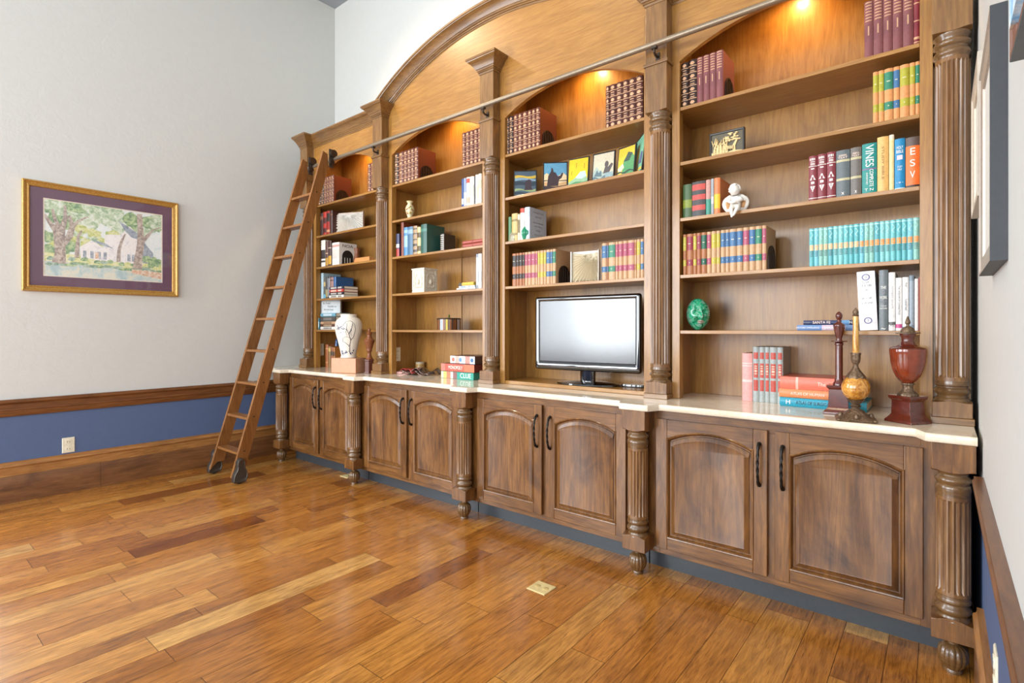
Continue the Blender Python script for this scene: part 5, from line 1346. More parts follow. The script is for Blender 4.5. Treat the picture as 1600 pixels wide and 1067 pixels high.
tag(mb.build('wooden_block', ORW, None, loc=((xa + xb) / 2, 2.995, SHELF[2]), smooth=0, bevel=0.004), 'long orange wood block in front of the slim wooden vase', 'wood block')
# field guide standing on the flat stack, turned to the room
t = thing('book', (at(515.5, 480, Y=3.035).x, 3.035, STACK_TOP), 'grey field guide facing out above the flat stack in the ladder bay', 'book', rz=radians(30))
gw, gh = 0.225, 0.132
mb = MB(); mb.box(-gw / 2, gw / 2, 0, 0.003, 0.0006, gh); mb.box(-gw / 2, gw / 2, 0.026, 0.029, 0.0006, gh); mb.box(-gw / 2, -gw / 2 + 0.003, 0, 0.029, 0.0006, gh)
mb.build('cover', cloth('#c9ced0'), t, smooth=0, local=True)
mb = MB(); mb.box(-gw / 2 + 0.004, gw / 2 - 0.003, 0.0035, 0.0255, 0.003, gh - 0.003); mb.build('pages', PAGES, t, smooth=0, local=True)
for s_, dx, dz, ww in (('A Field', -0.035, 0.104, 0.080), ('Guide to', 0.025, 0.072, 0.095), ('Americas', -0.015, 0.040, 0.105)):
    text(s_, 0.04, M_BLACKL, t, (dx, -0.0006, dz), FRONT, name='cover_lettering', width=ww, height=0.019)
# pale block with the painted vase on it
bc, brz = (-4.172, 2.788), radians(20)
BT = CT + 0.134
mb = MB(); lo = []
for i, z in ((0.004, 0.0006), (0, 0.006), (0, 0.130), (0.003, 0.134)): lo.append([(sx * (0.130 - i), sy * (0.078 - i), z) for sx, sy in ((-1, -1), (1, -1), (1, 1), (-1, 1))])
mb.rings(lo, True, 0, True, True)
o = mb.build('stone_block', mat('pinkish_stone', '#c89472', 0.45, var=0.06, scale=30), None, smooth=0, local=True, bevel=0.006); o.location = (*bc, CT); o.rotation_euler = (0, 0, brz)
tag(o, 'pinkish tan stone block on the counter carrying the painted white vase', 'block')
VP = [(0.070, 0.0), (0.074, 0.006), (0.068, 0.022), (0.069, 0.03), (0.078, 0.075), (0.095, 0.154), (0.108, 0.20), (0.117, 0.24), (0.1235, 0.285), (0.121, 0.33), (0.110, 0.358), (0.092, 0.378), (0.076, 0.388), (0.071, 0.395), (0.071, 0.404), (0.076, 0.412), (0.076, 0.416), (0.068, 0.417), (0.064, 0.41), (0.066, 0.39)]
VP = [(r * 0.97, z) for r, z in VP]
def vr(z):
    for (r0, z0), (r1, z1) in zip(VP[:-1], VP[1:]):
        if z0 <= z <= z1 and z1 > z0: return r0 + (r1 - r0) * (z - z0) / (z1 - z0)
    return 0.07
t = thing('painted_vase', (*bc, BT + 0.0005), 'large white vase painted with dark blue branches standing on the stone block', 'vase')
t.scale = (1, 1, 0.945)
mb = MB(); mb.lathe(VP, 0, 0, 64); mb.build('vase_body', mat('white_glaze', '#e9e3d6', 0.18, var=0.03), t, smooth=60, local=True)
mb = MB(); rv = random.Random(11); face_a = -pi / 2 + radians(56) - radians(12)      # the painted side looks into the room
def on(a, z, k=1.006): r = vr(z) * k; return (r * cos(face_a + a), r * sin(face_a + a), z)
def brush(pts, w):
    P_ = []
    for k in range(len(pts) - 1):
        for s in range(6):
            u = s / 6; a = pts[k][0] + (pts[k + 1][0] - pts[k][0]) * u; z = pts[k][1] + (pts[k + 1][1] - pts[k][1]) * u
            P_.append(on(a + 0.03 * sin(9 * z * 30), z))
    P_.append(on(*pts[-1]))
    mb.tube(P_, lambda q: w * (1 - 0.5 * q), 5)
for pts, w in (([(0.35, 0.05), (0.30, 0.11), (0.38, 0.17), (0.22, 0.23), (0.05, 0.28), (0.10, 0.33)], 0.0032), ([(0.22, 0.23), (0.42, 0.28), (0.52, 0.34), (0.30, 0.355)], 0.0028), ([(0.38, 0.17), (0.6, 0.20), (0.72, 0.27), (0.62, 0.33)], 0.0026),
               ([(0.30, 0.11), (0.0, 0.14), (-0.35, 0.16), (-0.30, 0.19), (0.05, 0.205), (0.3, 0.19)], 0.0022), ([(-0.85, 0.315), (-0.5, 0.29), (-0.2, 0.31), (0.0, 0.345), (0.3, 0.35)], 0.0024), ([(-0.8, 0.285), (-0.55, 0.27), (-0.25, 0.27)], 0.002),
               ([(0.05, 0.28), (0.0, 0.24), (0.1, 0.215)], 0.002), ([(0.42, 0.28), (0.35, 0.24), (0.45, 0.21)], 0.002)): brush(pts, w)
mb.build('painted_branches', mat('vase_ink_blue', '#23283c', 0.3), t, smooth=60, local=True)
for k in range(34):
    pass
mb = MB()
for k in range(44):
    if k < 26: a, z = rv.uniform(-0.8, 0.8), rv.uniform(0.03, 0.075)
    else: a, z = rv.uniform(-0.8, -0.1), rv.uniform(0.235, 0.30)
    p = Vector(on(a, z, 1.004)); n = Vector((p.x, p.y, 0)).normalized(); s = Vector((-n.y, n.x, 0)); up = Vector((0, 0, 1)); ln, an = rv.uniform(0.006, 0.014), rv.uniform(0, 6)
    d = s * cos(an) + up * sin(an); e = n.cross(d)
    mb.face([mb.vert(*(p + d * ln + n * 0.0005)), mb.vert(*(p + e * ln * 0.4 + n * 0.001)), mb.vert(*(p - d * ln + n * 0.0005)), mb.vert(*(p - e * ln * 0.4 + n * 0.001))], 0)
mb.build('painted_leaves', mat('vase_leaf_blue', '#2c3660', 0.3), t, smooth=0, local=True)
# blue bottle and urn finial
x = at(526, 540, Y=3.13).x
mb = MB(); mb.lathe([(0.034, CT + 0.0006), (0.036, CT + 0.01), (0.034, CT + 0.11), (0.026, CT + 0.20), (0.014, CT + 0.255), (0.011, CT + 0.285), (0.014, CT + 0.29), (0.008, CT + 0.291)], x, 3.13, 28)
tag(mb.build('blue_bottle', mat('cobalt_glaze', '#24508c', 0.12, coat=0.5), None, loc=(x, 3.13, CT), smooth=50), 'tall conical cobalt blue bottle behind the stone block', 'bottle')
fx, fy = at(577, 540, Y=2.862).x, 2.862
SXY[0] = 0.86
t = thing('wooden_finial', (fx, fy, CT), 'dark turned wooden urn finial on the counter beside the painted vase', 'finial')
t.scale = (1, 1, 0.945)
mb = MB(); mb.lathe([(0.056, 0.0006), (0.056, 0.012), (0.048, 0.016), (0.047, 0.115), (0.053, 0.118), (0.053, 0.128), (0.044, 0.134)], 0, 0, 6, a0=0.3); mb.build('pedestal', WOODR, t, smooth=0, local=True, bevel=0.002)
mb = MB(); mb.lathe([(0.042, 0.134), (0.030, 0.150), (0.022, 0.168), (0.018, 0.185), (0.019, 0.20), (0.030, 0.212), (0.027, 0.218), (0.034, 0.24), (0.042, 0.27), (0.050, 0.292), (0.056, 0.304), (0.056, 0.312), (0.048, 0.318), (0.034, 0.330), (0.024, 0.345), (0.022, 0.360), (0.028, 0.372), (0.031, 0.38), (0.024, 0.388), (0.012, 0.392), (0.012, 0.398), (0.017, 0.408), (0.015, 0.418), (0.006, 0.425), (0.002, 0.426)], 0, 0, 36); mb.build('turned_urn', WOODB, t, smooth=45, local=True)

SXY[0] = 1.0
# ------------------------------------------------------------------ ornaments: board game bay
x = at(640.5, 325, Y=2.975).x; z = SHELF[3]
t = thing('small_vase', (x, 2.975, z), 'tiny cream vase painted with flowers alone on the second shelf of the board game bay', 'vase')
mb = MB(); mb.lathe([(0.020, 0.0006), (0.022, 0.006), (0.019, 0.014), (0.026, 0.035), (0.036, 0.065), (0.038, 0.085), (0.032, 0.108), (0.021, 0.122), (0.018, 0.132), (0.024, 0.143), (0.031, 0.150), (0.027, 0.151), (0.015, 0.140)], 0, 0, 36); mb.build('vase_body', mat('cream_glaze', '#d9cfa4', 0.2), t, smooth=60, local=True)
mb = MB(); rv = random.Random(3)
for k in range(16):
    a = -pi / 2 + 0.6 + rv.uniform(-1.2, 1.2); zz = rv.uniform(0.04, 0.105); r = 0.0365 - abs(zz - 0.08) * 0.22
    mb.ball((r * cos(a), r * sin(a), zz), 0.006, 0.006, 0.007, k % 3, 8, 6)
mb.build('painted_flowers', [mat('flower_red', '#a8503a', 0.4), mat('flower_ochre', '#b88a3c', 0.4), mat('flower_green', '#7a8a4a', 0.4)], t, smooth=60, local=True)
# carved plaster box
x0, x1, y0, y1, z = -3.492, -3.338, 2.95, 3.10, SHELF[1]
t = thing('carved_box', ((x0 + x1) / 2, (y0 + y1) / 2, z), 'whitewashed carved box on the fourth shelf of the board game bay', 'box')
CW = mat('whitewash', '#d8d2c0', 0.75, var=0.18, scale=70)
mb = MB(); mb.box(x0 + 0.006, x1 - 0.006, y0 + 0.006, y1 - 0.006, z + 0.0006, z + 0.197); mb.build('box_body', CW, t, smooth=0)
for grp in (((z + 0.0006, 0.0135, 0), (z + 0.014, 0.008, 0.003)), ((z + 0.184, 0.008, 0.002), (z + 0.192, 0.012, -0.003))):
    mb = MB()
    for zz, th, e in grp: mb.box(x0 + e, x1 - e, y0 + e, y1 - e, zz, zz + th + 0.0005)
    mb.build('moulding', CW, t, smooth=0, bevel=0.002)
mb = MB()
for xx in (x0 + 0.012, x1 - 0.012):
    mb.box(xx - 0.010, xx + 0.010, y0 + 0.001, y0 + 0.008, z + 0.022, z + 0.184)
for yy in (y0 + 0.012, y1 - 0.012): mb.box(x1 - 0.008, x1 - 0.001, yy - 0.010, yy + 0.010, z + 0.022, z + 0.184)
for k in range(2):
    N = 16; pa_ = []
    def place(p, q, d): return (x0 + 0.077 + p, y0 + 0.006 - d, z + q) if k == 0 else (x1 - 0.006 + d, y0 + 0.075 + p, z + q)
    out = [(-0.045, 0.04)] + [(-0.045 * cos(pi * i / N), 0.125 + 0.040 * sin(pi * i / N)) for i in range(N + 1)] + [(0.045, 0.04)]
    inn = [(-0.036, 0.04)] + [(-0.036 * cos(pi * i / N), 0.122 + 0.032 * sin(pi * i / N)) for i in range(N + 1)] + [(0.036, 0.04)]
    mb.rings([[place(p, q, 0.0) for p, q in out], [place(p, q, 0.005) for p, q in out], [place(p, q, 0.005) for p, q in inn], [place(p, q, 0.0) for p, q in inn]], False)
    for i in range(5): mb.ball(place(-0.028 + 0.014 * i, 0.045, 0.003), 0.006, 0.006, 0.006, 0, 8, 6)
    mb.ball(place(0, 0.09, 0.002), 0.016, 0.016, 0.024, 0, 12, 8)
mb.build('carving', CW, t, smooth=30)
# yellow roll lying on the flat papers
t = thing('paper_roll', (-2.852, 2.985, ROLL_Z), 'rolled yellow paper lying on thin flat books in the board game bay', 'roll')
mb = MB(); mb.tube([(-2.925, 2.99, ROLL_Z + 0.0155), (-2.795, 2.985, ROLL_Z + 0.0155)], 0.015, 20); mb.build('roll', mat('yellow_paper', '#d8b04a', 0.6), t, smooth=50)
mb = MB(); mb.tube([(-2.962, 2.992, ROLL_Z + 0.0155), (-2.926, 2.99, ROLL_Z + 0.0155)], 0.0146, 20); mb.build('dark_end', mat('roll_dark', '#5a5248', 0.5), t, smooth=50)
# striped drum tin
x, y, z = -3.146, 3.05, SHELF[0]
t = thing('striped_tin', (x, y, z), 'round lidded tin with vertical coloured stripes in the board game bay', 'tin')
SM = [mat('tin_' + n, c, 0.35) for n, c in (('brown', '#6a4428'), ('dark', '#3a2c26'), ('white', '#e0dcd4'), ('blue', '#5a86c0'), ('yellow', '#c8b43a'), ('rust', '#9a5a34'), ('grey', '#7a7068'))]
seq = [0, 5, 1, 0, 2, 3, 2, 0, 5, 1, 4, 4, 0, 6, 5, 0, 1, 0]
mb = MB(); n = 72; r, h = 0.098, 0.092
for j in range(n):
    a, b_ = 2 * pi * j / n, 2 * pi * (j + 1) / n
    mb.quad((x + r * cos(a), y + r * sin(a), z + 0.0006), (x + r * cos(b_), y + r * sin(b_), z + 0.0006), (x + r * cos(b_), y + r * sin(b_), z + h), (x + r * cos(a), y + r * sin(a), z + h), seq[(j // 1 + 4) % 18])
mb.face([mb.vert(x + r * cos(2 * pi * j / n), y + r * sin(2 * pi * j / n), z + 0.0006) for j in reversed(range(n))], 0)
mb.build('tin_body', SM, t, smooth=40)
mb = MB(); mb.lathe([(r + 0.002, z + h - 0.006), (r + 0.003, z + h), (r - 0.004, z + h + 0.005), (0.02, z + h + 0.007), (0.006, z + h + 0.008)], x, y, 48); mb.build('lid', SM[1], t, smooth=30)
mb = MB(); mb.lathe([(0.010, z + h + 0.008), (0.005, z + h + 0.013), (0.010, z + h + 0.022), (0.006, z + h + 0.032), (0.001, z + h + 0.036)], x, y, 16); mb.build('knob', mat('green_brass', '#7a7a3c', 0.4, 0.3), t, smooth=50)
# jar, crumpled magazine, games
x, y = at(656.5, 560, Y=3.205).x, 3.205
t = thing('small_jar', (x, y, CT), 'small round patterned jar behind the crumpled magazine', 'jar')
mb = MB(); mb.lathe([(0.036, CT + 0.0006), (0.040, CT + 0.006), (0.040, CT + 0.078), (0.036, CT + 0.084)], x, y, 32, ms=[1, 0, 1]); mb.build('jar_body', [mat('jar_ochre', '#a8864c', 0.35, var=0.35, scale=55), mat('jar_rim', '#c8b48a', 0.4)], t, smooth=40)
mb = MB(); mb.lathe([(0.041, CT + 0.0845), (0.041, CT + 0.094), (0.036, CT + 0.097), (0.002, CT + 0.098)], x, y, 32); mb.build('lid', mat('jar_lid', '#b8ac98', 0.35), t, smooth=40)
PRN = NT('printed_pages'); n1 = PRN.noise(PRN.pos(), 38, 4, 0.7, 1.5)
PRN.p(Base_Color=PRN.ramp(n1, [(0.36, srgb('#3a2a28')), (0.46, srgb('#8a4a44')), (0.54, srgb('#cfc0b4')), (0.66, srgb('#8f8078'))]), Roughness=0.35); PRN = PRN.m
t = thing('crumpled_magazine', (-3.52, 3.05, CT), 'crumpled open magazine with red and dark pages lying on the counter', 'magazine')
for k, (ox, oy, az, ln, wd, amp, m) in enumerate([(-3.57, 3.05, -0.05, 0.34, 0.13, 0.020, PRN), (-3.50, 3.03, 0.25, 0.27, 0.13, 0.026, PRN), (-3.42, 3.06, 0.55, 0.24, 0.12, 0.022, mat('magazine_black', '#3a3230', 0.35, var=0.4, scale=50)), (-3.60, 3.03, -0.2, 0.22, 0.11, 0.008, mat('magazine_red', '#a8433c', 0.4, var=0.3, scale=30))]):
    mb = MB(); nx, ny = 28, 8
    for i in range(nx + 1):
        for j in range(ny + 1):
            u, v = i / nx - 0.5, j / ny - 0.5
            px_, py_ = u * ln, v * wd
            zz = CT + 0.004 + 0.003 * k + (0.010 * k + amp * (1 + sin(u * 11 + k * 1.7 + v * 1.4))) * (1 - abs(2 * u) ** 4) * 0.9
            mb.vert(ox + px_ * cos(az) - py_ * sin(az), oy + px_ * sin(az) + py_ * cos(az), zz)
    for i in range(nx):
        for j in range(ny): a = i * (ny + 1) + j; mb.face((a, a + ny + 1, a + ny + 2, a + 1))
    o = mb.build('page', m, t, smooth=60, recalc=False); sm = o.modifiers.new('paper', 'SOLIDIFY'); sm.thickness = 0.0012
mb = MB(); mb.box(-3.765, -3.60, 2.98, 3.06, CT + 0.0006, CT + 0.020); o = mb.build('page_block', [mat('magazine_edge', '#c89a92', 0.5)], t, smooth=0, bevel=0.003)
def game(x0, x1, y0, y1, z0, z1, segs, side, label, rz=0):
    """segs: list of (fraction, colour) along the printed front; side: colour of the +X end."""
    t = thing('board_game', ((x0 + x1) / 2, (y0 + y1) / 2, z0), label, 'board game', 'stacked board games')
    mb = MB(); mats = [cloth(side)]
    mb.box(x0, x1, y0, y1, z0 + 0.0006, z1 - 0.001); mb.build('box', mats, t, smooth=0, bevel=0.0012)
    mb = MB(); ms = []; p = 0
    for f, c in segs:
        ms.append(cloth(c)); a, b_ = x0 + (x1 - x0) * p + 0.001, x0 + (x1 - x0) * (p + f) - 0.0
        mb.quad((a, y0 - 0.0005, z0 + 0.002), (b_, y0 - 0.0005, z0 + 0.002), (b_, y0 - 0.0005, z1 - 0.003), (a, y0 - 0.0005, z1 - 0.003), len(ms) - 1); p += f
    mb.build('printed_front', ms, t, smooth=0)
    return t
gx0, gx1 = -3.150, -2.790
t = game(gx0, gx1, 2.965, 3.225, CT, CT + 0.058, [(0.08, '#d8d0b0'), (0.10, '#e0c06a'), (0.12, '#c87a5a'), (0.08, '#e8dcc8'), (0.12, '#8a5a58'), (0.50, '#2f9a86')], '#2f8a78', 'teal mystery board game box at the bottom of the stack')
text('CLUE', 0.05, M_WHITE, t, (0.095, 2.9638 - t.location.y, 0.029), FRONT, width=0.115, height=0.036)
t = game(gx0 + 0.005, gx1 + 0.012, 2.960, 3.22, CT + 0.0585, CT + 0.121, [(0.13, '#d87a68'), (0.15, '#c85a48'), (0.42, '#cf5a44'), (0.30, '#d8704c')], '#6a2a24', 'red property board game box in the middle of the stack')
text('MONOPOLY', 0.05, M_WHITE, t, (-0.02, 2.9588 - t.location.y, 0.031), FRONT, width=0.155, height=0.026)
t = game(gx0 + 0.085, gx1 - 0.005, 2.985, 3.20, CT + 0.1215, CT + 0.184, [(0.22, '#e8e2dc'), (0.16, '#e2a89a'), (0.24, '#ece8e6'), (0.18, '#d8897c'), (0.20, '#e6eaec')], '#5a4038', 'white and red board game box on top of the stack')
mb = MB(); lx = t.location.x
for xx, m_ in ((gx0 + 0.20, 0), (gx1 - 0.035, 1), (gx0 + 0.12, 2)): mb.lathe([(0.001, 0), (0.016, 0), (0.016, 0.0006), (0.001, 0.0006)], 0, 0, 20, m_); i0 = len(mb.v) - 80; mb.xf(Matrix.Translation((xx, 2.9845, CT + 0.152)) @ Matrix.Rotation(pi / 2, 4, 'X'), i0)
mb.build('printed_emblem', [cloth('#5a8fc0'), cloth('#3a6a98'), cloth('#c86a5a')], t, smooth=0)

# ------------------------------------------------------------------ ornaments: television bay
def tile(c, w, h, rz, shapes, cols, label, edge='#1d1a1a', lean=7):
    t = thing('picture_tile', (c[0], c[1], SHELF[3]), label, 'picture tile', 'scenic picture tiles', rz=rz)
    Mx = Matrix.Rotation(-radians(lean), 4, 'X')
    z0 = 0.0022
    mb = MB(); mb.box(-w / 2, w / 2, 0, 0.012, 0, h); mb.xf(Matrix.Translation((0, 0, z0)) @ Mx); mb.build('tile_edge', cloth(edge), t, smooth=0, local=True, bevel=0.001)
    mb = MB()
    for k, (m, pts) in enumerate(shapes):
        b_ = 0.045
        mb.face([mb.vert(-w / 2 + w * (b_ + (1 - 2 * b_) * s), -0.0006 - 0.00007 * k, h * (b_ + (1 - 2 * b_) * q)) for s, q in pts], m)
    mb.xf(Matrix.Translation((0, 0, z0)) @ Mx); mb.build('painted_face', [cloth(c_, 0.25) for c_ in cols], t, smooth=0, local=True, recalc=False)
    return t
ALL = [(0, 0), (1, 0), (1, 1), (0, 1)]
def hill(q0, *pts): return [(0, q0)] + list(pts) + [(1, q0)] if False else [(0, 0)] + list(pts) + [(1, 0)]
def strip(q0, q1, amp=0.03, f=3, ph=0): return [(k / 14, q0 + amp * sin(f * 2 * k / 14 + ph)) for k in range(15)] + [(1 - k / 14, q1 + amp * sin(f * 2 * (1 - k / 14) + ph + 0.6)) for k in range(15)]
def ellp(s, q, a, b_, n=16): return [(s + a * cos(2 * pi * k / n), q + b_ * sin(2 * pi * k / n)) for k in range(n)]
tile((-2.305, 2.985), 0.165, 0.19, radians(33), [(0, ALL), (1, strip(0.72, 0.82)), (2, strip(0.60, 0.70, 0.04, 2)), (3, strip(0.40, 0.56)), (4, strip(0.16, 0.24, 0.04)), (3, strip(0.02, 0.10)), (5, [(0.48, 0.25), (0.80, 0.25), (0.78, 0.62), (0.66, 0.66), (0.50, 0.58)]), (5, [(0.44, 0.20), (0.86, 0.20), (0.82, 0.27), (0.48, 0.27)])],
     ['#4a5a68', '#c8a83e', '#7f9aac', '#2f3b46', '#8fa070', '#40323a'], 'picture tile of a dark sailing boat at dusk, left end of the tile row')
tile((-2.045, 2.985), 0.168, 0.20, radians(33), [(0, ALL), (1, hill(0, (0, 0.55), (0.12, 0.62), (0.25, 0.52), (0.6, 0.48), (0.85, 0.62), (1, 0.5))), (2, hill(0, (0, 0.25), (0.3, 0.28), (0.6, 0.20), (1, 0.28))),
      (3, [(0.12, 0.10), (0.62, 0.10), (0.66, 0.34), (0.78, 0.42), (0.86, 0.60), (0.80, 0.62), (0.70, 0.50), (0.60, 0.48), (0.52, 0.62), (0.42, 0.66), (0.38, 0.80), (0.32, 0.82), (0.30, 0.68), (0.18, 0.50)]), (3, hill(0, (0, 0.12), (0.5, 0.08), (1, 0.14))), (3, strip(0.30, 0.33, 0.01))],
     ['#5f97b4', '#e2c79c', '#c9a070', '#3f3034'], 'picture tile of a camel rider under a blue sky')
tile((-1.880, 3.003), 0.150, 0.20, radians(8), [(0, ALL), (1, hill(0, (0, 0.14), (0.25, 0.24), (0.5, 0.36), (0.66, 0.46), (0.8, 0.40), (1, 0.22))), (2, [(0.35, 0.28), (0.62, 0.5), (0.86, 0.5), (0.95, 0.3), (0.7, 0.22)]), (3, hill(0, (0, 0.05), (0.4, 0.14), (0.8, 0.1), (1, 0.12))), (4, [(0.38, 0.66), (0.41, 0.66), (0.41, 0.86), (0.38, 0.86)]), (4, [(0.80, 0.60), (0.83, 0.60), (0.83, 0.80), (0.80, 0.80)]), (4, [(0.14, 0.40), (0.17, 0.40), (0.17, 0.55), (0.14, 0.55)])],
     ['#e0bb1e', '#8fb08c', '#b4ccd4', '#4f8a5e', '#8a7420'], 'bright yellow picture tile of a pale mountain')
tile((-1.697, 3.012), 0.157, 0.20, radians(3), [(0, ALL), (1, hill(0, (0, 0.35), (0.15, 0.55), (0.3, 0.42), (0.5, 0.30), (1, 0.18))), (2, strip(0.05, 0.14, 0.05, 6)), (2, [(0.05, 0.2), (0.2, 0.42), (0.28, 0.3), (0.4, 0.4), (0.45, 0.15)]), (3, ellp(0.66, 0.58, 0.10, 0.12)), (3, [(0.5, 0.25), (0.8, 0.25), (0.98, 0.55), (0.9, 0.6), (0.74, 0.48), (0.58, 0.48)]), (4, [(0.62, 0.1), (0.98, 0.1), (0.98, 0.28), (0.6, 0.26)])],
     ['#c9bfa6', '#9fb0a8', '#5f747c', '#5a5352', '#8fa4a8'], 'pale grey picture tile with a dark seated silhouette')
tile((-1.533, 3.000), 0.140, 0.20, radians(-14), [(0, ALL), (1, [(0.25, 0), (1, 0), (1, 0.62), (0.85, 0.75), (0.55, 0.72), (0.35, 0.55)]), (2, [(0.35, 0.5), (0.6, 0.82), (0.9, 0.75), (0.7, 0.5)]), (3, [(0, 0.3), (0.3, 0.45), (0.4, 0.3), (0.1, 0.12)]), (2, strip(0.10, 0.16, 0.03, 5))],
     ['#e2b63a', '#4f8f5e', '#2f4a44', '#e8d8b4'], 'yellow and green picture tile of a leafy hill')
tile((-1.4705, 3.03), 0.235, 0.25, atan2(-0.19, 0.165), [(0, ALL), (1, [(0.0, 0), (0.45, 0), (0.30, 0.45), (0.12, 0.60), (0, 0.5)]), (2, [(0.35, 0.15), (0.55, 0.55), (0.5, 0.85), (0.38, 0.6)]), (3, [(0.6, 0.25), (0.9, 0.2), (0.95, 0.5), (0.75, 0.55)]), (2, strip(0.03, 0.1, 0.03, 5))],
     ['#7fc0a0', '#e2b46a', '#e8c04a', '#5a6a94'], 'large green picture tile turned sideways at the right end of the row')
# little glass figures
GG = NT('green_glass'); GG.p(Base_Color=srgb('#2f9a74'), Roughness=0.12); GG.set(GG.b.inputs['Transmission Weight'], 0.35); GG = GG.m
GC = NT('clear_glass'); GC.p(Base_Color=srgb('#cfc9a8'), Roughness=0.12); GC.set(GC.b.inputs['Transmission Weight'], 0.55); GC = GC.m
z = SHELF[2]; x = at(819, 362, Y=2.94).x
mb = MB(); mb.lathe([(0.026, z + 0.0006), (0.032, z + 0.012), (0.034, z + 0.03), (0.040, z + 0.036), (0.041, z + 0.055), (0.034, z + 0.066), (0.031, z + 0.078), (0.022, z + 0.092), (0.010, z + 0.099), (0.002, z + 0.1)], x, 2.9395 + 0.03, 48, rad=lambda a, r, zz: r * (1 + 0.05 * cos(9 * a) + 0.04 * sin(zz * 300)))
tag(mb.build('glass_figure', GG, None, loc=(x, 2.97, z), smooth=50), 'green ribbed glass figure in front of the pale grey book', 'glass ornament')
x = at(802.5, 366, Y=2.965).x
mb = MB(); mb.lathe([(0.034, z + 0.0006), (0.036, z + 0.01), (0.030, z + 0.03), (0.035, z + 0.042), (0.026, z + 0.058), (0.020, z + 0.07), (0.010, z + 0.078), (0.002, z + 0.079)], x, 2.968, 40, rad=lambda a, r, zz: r * (1 + 0.07 * cos(8 * a)))
tag(mb.build('glass_figure', GC, None, loc=(x, 2.968, z), smooth=50), 'clear amber ribbed glass figure beside the green one', 'glass ornament')
fan_book((-1.815, 2.985), SHELF[1], 0.196, 0.205, radians(9), (0.80, 0.90), 'book with cream pages folded into a fan between two rows of labelled books', CREAM_P, '#d8d4cc')

# ------------------------------------------------------------------ ornaments: candle lamp bay
# carved relief picture
x0, x1, z = -1.012, -0.826, SHELF[3]; y = 3.0; h = 0.145; w = x1 - x0
t = thing('carved_relief', ((x0 + x1) / 2, y, z), 'small black framed relief of cream carved trees on the second shelf', 'carving')
DKF = cloth('#2a2622'); IVR = mat('carved_ivory', '#d9bf86', 0.5)
mb = MB(); mb.rings([[(x0 + i, y - d, z + 0.0006 + i), (x1 - i, y - d, z + 0.0006 + i), (x1 - i, y - d, z + h - i), (x0 + i, y - d, z + h - i)] for d, i in ((-0.022, 0), (0.0, 0), (0.002, 0.003), (0.001, 0.009), (-0.004, 0.011))], True, 0, True, False); mb.build('frame', DKF, t, smooth=0)
mb = MB(); mb.quad((x0 + 0.01, y + 0.004, z + 0.01), (x1 - 0.01, y + 0.004, z + 0.01), (x1 - 0.01, y + 0.004, z + h - 0.01), (x0 + 0.01, y + 0.004, z + h - 0.01)); mb.build('backing', mat('olive_black', '#57503c', 0.5), t, smooth=0)
mb = MB(); rv = random.Random(9)
RD = [0.0]
def rel(pts, d=0.005):
    RD[0] += 0.00012; d += RD[0]
    mb.prism([(x0 + 0.012 + (w - 0.024) * s, z + 0.012 + (h - 0.024) * q) for s, q in pts], y + 0.004 - d, y + 0.0039)
rel([(0, 0), (1, 0), (1, 0.10), (0.7, 0.16), (0.45, 0.10), (0, 0.2)])
rel([(0.70, 0.05), (0.80, 0.05), (0.78, 0.35), (0.86, 0.6), (0.80, 0.62), (0.70, 0.4)])
for k in range(22): s, q = rv.uniform(0.50, 0.96), rv.uniform(0.60, 0.94); rel(ellp(s, q, rv.uniform(0.03, 0.09), 0.03, 9), 0.004 + 0.003 * rv.random())
for k in range(5): s = 0.06 + 0.1 * k; rel([(s, 0.1), (s + 0.09, 0.1), (s + 0.085, 0.3 + 0.06 * (k % 3)), (s + 0.045, 0.44 + 0.06 * (k % 3)), (s + 0.005, 0.3 + 0.06 * (k % 3))], 0.005)
for k in range(26): s, q = rv.uniform(0.05, 0.5), rv.uniform(0.3, 0.72); a = rv.uniform(0.6, 2.5); rel([(s, q - 0.15), (s + 0.03, q - 0.15), (s + 0.12 * cos(a) + 0.02, q + 0.12), (s + 0.12 * cos(a), q + 0.12)], 0.004)
for k in range(5): rel(ellp(0.50 + 0.05 * k, 0.26 + 0.04 * rv.random(), 0.02, 0.09, 8), 0.006)
mb.build('carved_scene', IVR, t, smooth=0)
